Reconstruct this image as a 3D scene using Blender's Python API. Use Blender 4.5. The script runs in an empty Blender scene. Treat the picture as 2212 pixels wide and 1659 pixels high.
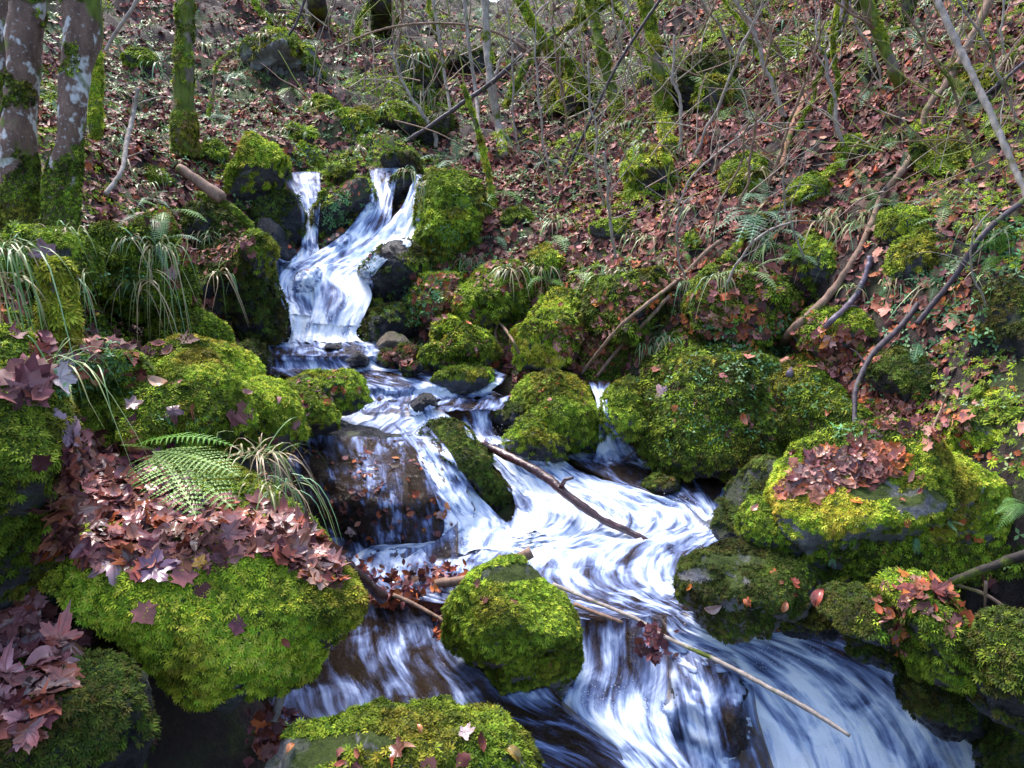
import bpy, math, random
import numpy as np
from mathutils import Vector
from mathutils.bvhtree import BVHTree

random.seed(7)
RNG = np.random.default_rng(11)
scene = bpy.context.scene
COL = scene.collection

# ------------------------------------------------------------------ camera
PITCH = math.radians(15)
F = 1736.0
CX, CY = 1106.0, 829.5
cam_d = bpy.data.cameras.new("camera")
cam = bpy.data.objects.new("camera", cam_d)
COL.objects.link(cam)
cam.location = (0, 0, 0)
cam.rotation_euler = (math.radians(90) - PITCH, 0, 0)
cam_d.sensor_width = 36
cam_d.lens = 36 * F / 2212
cam_d.clip_start = 0.05
cam_d.clip_end = 400
scene.camera = cam

# ------------------------------------------------------------------ world and sun
SUN_EL, SUN_AZ = math.radians(58), math.radians(-35)
w = bpy.data.worlds.new("World")
scene.world = w
w.use_nodes = True
nt = w.node_tree
nt.nodes.clear()
sky = nt.nodes.new("ShaderNodeTexSky")
sky.sky_type = 'NISHITA'
sky.sun_disc = False
sky.sun_elevation = SUN_EL
sky.sun_rotation = SUN_AZ
sky.air_density = 1.0
sky.dust_density = 3.0
bg = nt.nodes.new("ShaderNodeBackground")
bg.inputs[1].default_value = 0.15
out = nt.nodes.new("ShaderNodeOutputWorld")
nt.links.new(sky.outputs[0], bg.inputs[0])
nt.links.new(bg.outputs[0], out.inputs[0])

sd = bpy.data.lights.new("sun", 'SUN')
sd.energy = 1.5
sd.angle = math.radians(24)
sd.color = (1.0, 0.93, 0.90)
sun = bpy.data.objects.new("sun", sd)
COL.objects.link(sun)
sdir = Vector((math.sin(SUN_AZ) * math.cos(SUN_EL), math.cos(SUN_AZ) * math.cos(SUN_EL), math.sin(SUN_EL)))
sun.rotation_euler = sdir.to_track_quat('Z', 'Y').to_euler()
sun.location = (0, 0, 20)

scene.view_settings.view_transform = 'Standard'
scene.view_settings.look = 'None'
scene.view_settings.exposure = 1.8
scene.view_settings.gamma = 1.0
scene.cycles.max_bounces = 6
scene.cycles.diffuse_bounces = 2
scene.cycles.glossy_bounces = 2
scene.cycles.transparent_max_bounces = 6
scene.cycles.caustics_reflective = False
scene.cycles.caustics_refractive = False

# ------------------------------------------------------------------ helpers
CP, SP = math.cos(PITCH), math.sin(PITCH)
RIGHT = np.array([1., 0, 0]); UPV = np.array([0, SP, CP]); FWD = np.array([0, CP, -SP])


def ray(px, py):
    X = (np.asarray(px, float) - CX) / F
    Y = -(np.asarray(py, float) - CY) / F
    d = X[..., None] * RIGHT + Y[..., None] * UPV + FWD
    return d


def P(px, py, v):
    """point seen at picture position px,py; v>0 forward distance, v<0 height"""
    r = ray(px, py)
    return r * (v / r[1]) if v > 0 else r * (v / r[2])


def proj(p):
    p = np.atleast_2d(p)
    z = p @ FWD
    return CX + F * (p @ RIGHT) / z, CY - F * (p @ UPV) / z, z


def _hash(ix, iy, iz, seed):
    n = (ix.astype(np.int64) * 374761393 + iy.astype(np.int64) * 668265263 + iz.astype(np.int64) * 2147483647 + seed * 1274126177) & 0xffffffff
    n = ((n ^ (n >> 13)) * 1274126177) & 0xffffffff
    n = (n ^ (n >> 16)) & 0xffffffff
    return n / 4294967295.0


def vnoise(p, seed=0):
    p = np.asarray(p, float)
    i = np.floor(p).astype(np.int64)
    f = p - i
    f = f * f * f * (f * (f * 6 - 15) + 10)
    o = 0
    for dx in (0, 1):
        wx = f[:, 0] if dx else 1 - f[:, 0]
        for dy in (0, 1):
            wy = f[:, 1] if dy else 1 - f[:, 1]
            for dz in (0, 1):
                wz = f[:, 2] if dz else 1 - f[:, 2]
                o = o + wx * wy * wz * _hash(i[:, 0] + dx, i[:, 1] + dy, i[:, 2] + dz, seed)
    return o * 2 - 1


def fbm(p, seed=0, oct=4, lac=2.1, gain=0.5):
    a, s, o = 1.0, 0.0, 0
    q = np.array(p, float)
    for k in range(oct):
        o = o + a * vnoise(q, seed + k * 17)
        s += a
        a *= gain
        q = q * lac + 13.7
    return o / s


def mesh(name, V, Fc, mat=None, col=None, smooth=False, attrs=None, origin=None):
    """Fc: int array (n,k)"""
    V = np.asarray(V, float)
    Fc = np.asarray(Fc, np.int32)
    if origin is not None:
        V = V - np.asarray(origin)
    me = bpy.data.meshes.new(name)
    n, k = Fc.shape
    me.vertices.add(len(V))
    me.vertices.foreach_set("co", V.ravel())
    me.loops.add(n * k)
    me.loops.foreach_set("vertex_index", Fc.ravel())
    me.polygons.add(n)
    me.polygons.foreach_set("loop_start", np.arange(0, n * k, k, dtype=np.int32))
    me.polygons.foreach_set("loop_total", np.full(n, k, np.int32))
    if smooth:
        me.polygons.foreach_set("use_smooth", np.ones(n, bool))
    me.update(calc_edges=True)
    if col is not None:
        a = me.color_attributes.new("Col", 'FLOAT_COLOR', 'POINT')
        c = np.ones((len(V), 4)); c[:, :3] = col
        a.data.foreach_set("color", c.ravel())
    for nm, arr in (attrs or {}).items():
        arr = np.asarray(arr, float)
        if arr.ndim == 1:
            a = me.attributes.new(nm, 'FLOAT', 'POINT'); a.data.foreach_set("value", arr)
        else:
            a = me.attributes.new(nm, 'FLOAT_VECTOR', 'POINT'); a.data.foreach_set("vector", arr.ravel())
    if mat:
        me.materials.append(mat)
    return me


def obj(name, me, parent=None, loc=None):
    o = bpy.data.objects.new(name, me)
    COL.objects.link(o)
    if loc is not None:
        o.location = [float(c) for c in loc]
    if parent is not None:
        o.parent = parent
    return o


def tag(o, label, cat, group=None, kind=None):
    o['label'] = label
    o['category'] = cat
    if group:
        o['group'] = group
    if kind:
        o['kind'] = kind
    return o


def norm(a):
    return a / np.maximum(np.linalg.norm(a, axis=-1, keepdims=True), 1e-9)


def frames(z, x):
    """rotation matrices (N,3,3) whose columns are x',y',z'"""
    z = norm(z)
    x = norm(x - (x * z).sum(-1, keepdims=True) * z)
    y = np.cross(z, x)
    return np.stack([x, y, z], axis=-1)


def instance(tv, tf, pos, R, s, col=None, shade=None):
    """expand a template over many places; s (N,) or (N,3); col (N,3); shade per template vertex"""
    N, K = len(pos), len(tv)
    s = np.asarray(s, float)
    if s.ndim == 1:
        s = np.repeat(s[:, None], 3, 1)
    loc = tv[None] * s[:, None, :]
    V = pos[:, None, :] + np.einsum('nij,nkj->nki', R, loc)
    Fc = (tf[None] + (np.arange(N) * K)[:, None, None]).reshape(-1, tf.shape[1])
    C = None
    if col is not None:
        C = np.repeat(col[:, None, :], K, 1)
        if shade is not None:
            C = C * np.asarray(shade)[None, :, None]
        C = C.reshape(-1, 3)
    return V.reshape(-1, 3), Fc, C


class Bag:
    def __init__(s):
        s.V, s.F, s.C, s.n = [], [], [], 0

    def add(s, V, Fc, C):
        s.V.append(V); s.F.append(Fc + s.n); s.C.append(C); s.n += len(V)

    def mesh(s, name, mat, smooth=False, origin=None):
        return mesh(name, np.concatenate(s.V), np.concatenate(s.F), mat, np.concatenate(s.C), smooth, origin=origin)


def randdir(n):
    return norm(RNG.normal(size=(n, 3)))


def pick(pal, n, jit=0.2):
    pal = np.array(pal)
    c = pal[RNG.integers(0, len(pal), n)]
    return np.clip(c * (1 + jit * RNG.normal(size=(n, 1))) * (1 + 0.06 * RNG.normal(size=(n, 3))), 0.004, 0.85)


# ------------------------------------------------------------------ materials
def newmat(name):
    m = bpy.data.materials.new(name)
    m.use_nodes = True
    t = m.node_tree
    b = t.nodes["Principled BSDF"]
    return m, t, b


def N(t, kind, **kw):
    n = t.nodes.new(kind)
    for k, v in kw.items():
        if k.startswith('i_'):
            key = k[2:]
            n.inputs[int(key) if key.isdigit() else key].default_value = v
        else:
            setattr(n, k, v)
    return n


def ramp(t, fac, stops):
    r = t.nodes.new("ShaderNodeValToRGB")
    cr = r.color_ramp
    while len(cr.elements) < len(stops):
        cr.elements.new(0.5)
    for e, (p, c) in zip(cr.elements, stops):
        e.position = p
        e.color = (*c, 1) if len(c) == 3 else c
    t.links.new(fac, r.inputs[0])
    return r


def g(v):
    return (v, v, v)


def mix(t, fac, a, b, blend='MIX'):
    m = t.nodes.new("ShaderNodeMix")
    m.data_type = 'RGBA'
    m.blend_type = blend
    if hasattr(fac, 'links') or isinstance(fac, bpy.types.NodeSocket):
        t.links.new(fac, m.inputs[0])
    else:
        m.inputs[0].default_value = fac
    for s, v in ((6, a), (7, b)):
        if isinstance(v, bpy.types.NodeSocket):
            t.links.new(v, m.inputs[s])
        else:
            m.inputs[s].default_value = (*v, 1)
    return m.outputs[2]


def col_mat(name, rough=0.6, spec=0.3, noise=0.0, transl=0.0, bump=0.0, nscale=60):
    m, t, b = newmat(name)
    a = N(t, "ShaderNodeAttribute", attribute_name="Col")
    c = a.outputs[0]
    if noise:
        tc = N(t, "ShaderNodeTexCoord")
        n = N(t, "ShaderNodeTexNoise", i_Scale=nscale, i_Detail=4.0)
        t.links.new(tc.outputs['Object'], n.inputs[0])
        r = ramp(t, n.outputs[0], [(0.3, g(1 - noise)), (0.7, g(1 + noise * 0.6))])
        c = mix(t, 1.0, c, r.outputs[0], 'MULTIPLY')
    t.links.new(c, b.inputs['Base Color'])
    b.inputs['Roughness'].default_value = rough
    b.inputs['Specular IOR Level'].default_value = spec
    if transl:
        tr = N(t, "ShaderNodeBsdfTranslucent")
        t.links.new(c, tr.inputs[0])
        ms = N(t, "ShaderNodeMixShader", i_0=transl)
        t.links.new(b.outputs[0], ms.inputs[1]); t.links.new(tr.outputs[0], ms.inputs[2])
        t.links.new(ms.outputs[0], t.nodes["Material Output"].inputs[0])
    return m


M_MOSS = col_mat("moss", 0.75, 0.15, transl=0.25)
M_LITTER = col_mat("leaf_litter", 0.5, 0.16, noise=0.3, nscale=30)
M_PLANT = col_mat("plant_leaf", 0.45, 0.4, transl=0.2)
M_GRASS = col_mat("grass_blade", 0.4, 0.4, transl=0.25)
M_TWIG = col_mat("twig_bark", 0.7, 0.2, noise=0.35)


def rock_mat(name, wet, mosscover, base=((0.035, 0.035, 0.045), (0.15, 0.15, 0.17)), mossc=((0.018, 0.028, 0.006), (0.07, 0.11, 0.012))):
    m, t, b = newmat(name)
    tc = N(t, "ShaderNodeTexCoord")
    n1 = N(t, "ShaderNodeTexNoise", i_Scale=7.0, i_Detail=10.0, i_Roughness=0.65)
    n2 = N(t, "ShaderNodeTexNoise", i_Scale=70.0, i_Detail=8.0, i_Roughness=0.72)
    for n in (n1, n2):
        t.links.new(tc.outputs['Object'], n.inputs[0])
    r1 = ramp(t, n1.outputs[0], [(0.32, base[0]), (0.68, base[1])])
    r2 = ramp(t, n2.outputs[0], [(0.3, g(0.45)), (0.7, g(1.5))])
    c = mix(t, 1.0, r1.outputs[0], r2.outputs[0], 'MULTIPLY')
    vor = N(t, "ShaderNodeTexNoise", i_Scale=11.0, i_Detail=5.0)
    t.links.new(tc.outputs['Object'], vor.inputs[0])
    lr = ramp(t, vor.outputs[0], [(0.62, g(0)), (0.70, g(0.55 if not wet else 0.12))])
    c = mix(t, lr.outputs[0], c, (0.36, 0.37, 0.38))
    geo = N(t, "ShaderNodeNewGeometry")
    sx = N(t, "ShaderNodeSeparateXYZ")
    t.links.new(geo.outputs['Normal'], sx.inputs[0])
    n3 = N(t, "ShaderNodeTexNoise", i_Scale=5.0, i_Detail=8.0)
    t.links.new(tc.outputs['Object'], n3.inputs[0])
    add = N(t, "ShaderNodeMath", operation='MULTIPLY_ADD')
    t.links.new(n3.outputs[0], add.inputs[0]); add.inputs[1].default_value = 2.6
    t.links.new(sx.outputs[2], add.inputs[2])
    thr = 1.3 + (1 - mosscover) * 1.4 - 0.5
    mr = N(t, "ShaderNodeMapRange"); mr.inputs[1].default_value = thr - 0.15; mr.inputs[2].default_value = thr + 0.25
    t.links.new(add.outputs[0], mr.inputs[0])
    mcol = ramp(t, n2.outputs[0], [(0.3, mossc[0]), (0.7, mossc[1])])
    c = mix(t, mr.outputs[0], c, mcol.outputs[0])
    t.links.new(c, b.inputs['Base Color'])
    rr = ramp(t, n1.outputs[0], [(0.3, g(0.12 if wet else 0.55)), (0.8, g(0.5 if wet else 0.85))])
    rgh = mix(t, mr.outputs[0], rr.outputs[0], g(0.85))
    t.links.new(rgh, b.inputs['Roughness'])
    b.inputs['Specular IOR Level'].default_value = 0.7 if wet else 0.3
    bp = N(t, "ShaderNodeBump", i_Strength=1.0, i_Distance=0.045 if wet else 0.025)
    t.links.new(n2.outputs[0], bp.inputs['Height'])
    t.links.new(bp.outputs[0], b.inputs['Normal'])
    return m


M_ROCK = rock_mat("rock_mossy", False, 0.75)
M_ROCKG = rock_mat("rock_grey", False, 0.25, base=((0.09, 0.09, 0.10), (0.3, 0.3, 0.32)))
M_ROCKW = rock_mat("rock_wet", True, -0.2, base=((0.006, 0.006, 0.010), (0.04, 0.042, 0.055)))
M_ROCKD = rock_mat("rock_dark_moss", True, 0.5, base=((0.012, 0.012, 0.016), (0.06, 0.06, 0.07)), mossc=((0.01, 0.016, 0.004), (0.035, 0.06, 0.01)))
M_STONE = rock_mat("stone_tan", False, 0.0, base=((0.12, 0.09, 0.06), (0.3, 0.25, 0.19)))


def soil_mat():
    m, t, b = newmat("soil")
    tc = N(t, "ShaderNodeTexCoord")
    n1 = N(t, "ShaderNodeTexNoise", i_Scale=1.3, i_Detail=10.0, i_Roughness=0.6)
    n2 = N(t, "ShaderNodeTexNoise", i_Scale=28.0, i_Detail=8.0, i_Roughness=0.7)
    v = N(t, "ShaderNodeTexVoronoi", i_Scale=14.0)
    for n in (n1, n2, v):
        t.links.new(tc.outputs['Object'], n.inputs[0])
    soil = ramp(t, n2.outputs[0], [(0.3, (0.010, 0.006, 0.005)), (0.55, (0.034, 0.019, 0.015)), (0.75, (0.075, 0.042, 0.032))])
    moss = ramp(t, n2.outputs[0], [(0.3, (0.014, 0.02, 0.005)), (0.7, (0.06, 0.085, 0.012))])
    f = ramp(t, n1.outputs[0], [(0.5, g(0)), (0.58, g(1))])
    c = mix(t, f.outputs[0], soil.outputs[0], moss.outputs[0])
    t.links.new(c, b.inputs['Base Color'])
    b.inputs['Roughness'].default_value = 0.8
    bp = N(t, "ShaderNodeBump", i_Strength=1.0, i_Distance=0.04)
    t.links.new(n2.outputs[0], bp.inputs['Height'])
    t.links.new(bp.outputs[0], b.inputs['Normal'])
    return m


M_SOIL = soil_mat()


def bark_mat(name, dark, light, moss=0.0, lichen=0.0, rough=0.75, spec=0.25, scale=1.0):
    m, t, b = newmat(name)
    tc = N(t, "ShaderNodeTexCoord")
    mp = N(t, "ShaderNodeMapping"); mp.inputs['Scale'].default_value = (scale, scale, scale * 0.45)
    t.links.new(tc.outputs['Object'], mp.inputs[0])
    n1 = N(t, "ShaderNodeTexNoise", i_Scale=22.0, i_Detail=9.0, i_Roughness=0.7)
    n2 = N(t, "ShaderNodeTexNoise", i_Scale=6.0, i_Detail=6.0)
    n3 = N(t, "ShaderNodeTexNoise", i_Scale=9.0, i_Detail=3.0, i_Distortion=0.3)
    t.links.new(mp.outputs[0], n1.inputs[0]); t.links.new(tc.outputs['Object'], n2.inputs[0]); t.links.new(tc.outputs['Object'], n3.inputs[0])
    c = ramp(t, n1.outputs[0], [(0.3, dark), (0.7, light)]).outputs[0]
    if lichen:
        at = N(t, "ShaderNodeAttribute", attribute_name="lichen")
        ad = N(t, "ShaderNodeMath", operation='MULTIPLY_ADD'); ad.inputs[1].default_value = 0.16
        t.links.new(at.outputs['Fac'], ad.inputs[0]); t.links.new(n3.outputs[0], ad.inputs[2])
        lf = ramp(t, ad.outputs[0], [(0.65, g(0)), (0.70, g(1))])
        lc = ramp(t, n1.outputs[0], [(0.3, (0.27, 0.26, 0.25)), (0.7, (0.60, 0.60, 0.60))])
        c = mix(t, lf.outputs[0], c, lc.outputs[0])
        n5 = N(t, "ShaderNodeTexNoise", i_Scale=60.0, i_Detail=3.0)
        t.links.new(tc.outputs['Object'], n5.inputs[0])
        lf2 = ramp(t, n5.outputs[0], [(0.62, g(0)), (0.68, g(0.45))])
        c = mix(t, lf2.outputs[0], c, (0.45, 0.45, 0.44))
    if moss:
        f = ramp(t, n2.outputs[0], [(0.62 - 0.3 * moss, g(0)), (0.7 - 0.3 * moss, g(1))])
        mc = ramp(t, n1.outputs[0], [(0.3, (0.03, 0.045, 0.006)), (0.7, (0.13, 0.17, 0.02))])
        c = mix(t, f.outputs[0], c, mc.outputs[0])
    t.links.new(c, b.inputs['Base Color'])
    b.inputs['Roughness'].default_value = rough
    b.inputs['Specular IOR Level'].default_value = spec
    bp = N(t, "ShaderNodeBump", i_Strength=0.8, i_Distance=0.01)
    t.links.new(n1.outputs[0], bp.inputs['Height'])
    t.links.new(bp.outputs[0], b.inputs['Normal'])
    return m


BARK = {
    'lichen': bark_mat("bark_lichen", (0.06, 0.034, 0.026), (0.20, 0.125, 0.095), 0.2, 1.0),
    'mossy': bark_mat("bark_mossy", (0.05, 0.04, 0.03), (0.22, 0.18, 0.14), 0.75),
    'grey': bark_mat("bark_grey", (0.16, 0.13, 0.11), (0.42, 0.37, 0.33), 0.1),
    'brown': bark_mat("bark_brown", (0.10, 0.06, 0.045), (0.32, 0.21, 0.15), 0.15),
    'wet': bark_mat("bark_wet", (0.014, 0.005, 0.006), (0.085, 0.026, 0.024), 0.0, rough=0.18, spec=0.8),
    'dark': bark_mat("bark_dark", (0.02, 0.016, 0.02), (0.09, 0.07, 0.085), 0.1, rough=0.5),
    'deep': bark_mat("bark_shade", (0.012, 0.010, 0.010), (0.05, 0.042, 0.038), 0.4),
    'orange': bark_mat("bark_orange", (0.2, 0.09, 0.05), (0.42, 0.22, 0.13), 0.2),
    'purple': bark_mat("bark_purple", (0.05, 0.04, 0.055), (0.17, 0.13, 0.18), 0.0, rough=0.35, spec=0.5),
}


def water_mat():
    m, t, b = newmat("stream_water")
    fl = N(t, "ShaderNodeAttribute", attribute_name="flow")
    fo = N(t, "ShaderNodeAttribute", attribute_name="foam")
    mp = N(t, "ShaderNodeMapping"); mp.inputs['Scale'].default_value = (1.0, 0.09, 1.0)
    t.links.new(fl.outputs['Vector'], mp.inputs[0])
    ns = N(t, "ShaderNodeTexNoise", i_Scale=28.0, i_Detail=4.5, i_Roughness=0.55, i_Distortion=0.2)
    t.links.new(mp.outputs[0], ns.inputs[0])
    mp2 = N(t, "ShaderNodeMapping"); mp2.inputs['Scale'].default_value = (1.0, 0.5, 1.0)
    t.links.new(fl.outputs['Vector'], mp2.inputs[0])
    nb = N(t, "ShaderNodeTexNoise", i_Scale=7.0, i_Detail=4.0, i_Roughness=0.55, i_Distortion=0.7)
    t.links.new(mp2.outputs[0], nb.inputs[0])
    nc = N(t, "ShaderNodeTexNoise", i_Scale=34.0, i_Detail=6.0, i_Roughness=0.7, i_Distortion=1.0)
    t.links.new(mp2.outputs[0], nc.inputs[0])
    # foam amount = foam*1.15 - .62 + streak*0.9 + patch*0.6
    a1 = N(t, "ShaderNodeMath", operation='MULTIPLY_ADD'); a1.inputs[1].default_value = 1.7
    t.links.new(ns.outputs[0], a1.inputs[0])
    a2 = N(t, "ShaderNodeMath", operation='MULTIPLY_ADD'); a2.inputs[1].default_value = 2.5
    t.links.new(nb.outputs[0], a2.inputs[0])
    a3 = N(t, "ShaderNodeMath", operation='MULTIPLY_ADD'); a3.inputs[1].default_value = 1.35; a3.inputs[2].default_value = -2.42
    t.links.new(fo.outputs['Fac'], a3.inputs[0])
    t.links.new(a3.outputs[0], a2.inputs[2]); t.links.new(a2.outputs[0], a1.inputs[2])
    fr = N(t, "ShaderNodeMapRange", interpolation_type='SMOOTHSTEP'); fr.inputs[1].default_value = 0.0; fr.inputs[2].default_value = 1.3
    t.links.new(a1.outputs[0], fr.inputs[0])
    fc = ramp(t, fr.outputs[0], [(0.0, (0.10, 0.15, 0.40)), (0.45, (0.26, 0.38, 0.74)), (0.85, (0.60, 0.72, 0.94)), (1.0, (0.86, 0.91, 0.98))])
    b.inputs['Roughness'].default_value = 0.35
    t.links.new(fc.outputs[0], b.inputs['Base Color'])
    b.inputs['Specular IOR Level'].default_value = 0.4
    # clear shallow water: sees the brown bed through a glossy rippled skin
    wb = N(t, "ShaderNodeBsdfPrincipled")
    wb.inputs['Base Color'].default_value = (0.055, 0.034, 0.018, 1)
    wb.inputs['Roughness'].default_value = 0.06
    wb.inputs['IOR'].default_value = 1.33
    wb.inputs['Specular IOR Level'].default_value = 1.0
    tr = N(t, "ShaderNodeBsdfTransparent"); tr.inputs[0].default_value = (0.75, 0.62, 0.5, 1)
    wm = N(t, "ShaderNodeMixShader", i_0=0.45)
    t.links.new(wb.outputs[0], wm.inputs[1]); t.links.new(tr.outputs[0], wm.inputs[2])
    bp = N(t, "ShaderNodeBump", i_Strength=1.0, i_Distance=0.035)
    hm = N(t, "ShaderNodeMath", operation='ADD')
    t.links.new(ns.outputs[0], hm.inputs[0]); t.links.new(nc.outputs[0], hm.inputs[1])
    t.links.new(hm.outputs[0], bp.inputs['Height'])
    t.links.new(bp.outputs[0], wb.inputs['Normal'])
    bp2 = N(t, "ShaderNodeBump", i_Strength=0.5, i_Distance=0.02)
    t.links.new(hm.outputs[0], bp2.inputs['Height'])
    t.links.new(bp2.outputs[0], b.inputs['Normal'])
    ms = N(t, "ShaderNodeMixShader")
    t.links.new(fr.outputs[0], ms.inputs[0]); t.links.new(wm.outputs[0], ms.inputs[1]); t.links.new(b.outputs[0], ms.inputs[2])
    t.links.new(ms.outputs[0], t.nodes["Material Output"].inputs[0])
    return m


M_WATER = water_mat()

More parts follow.
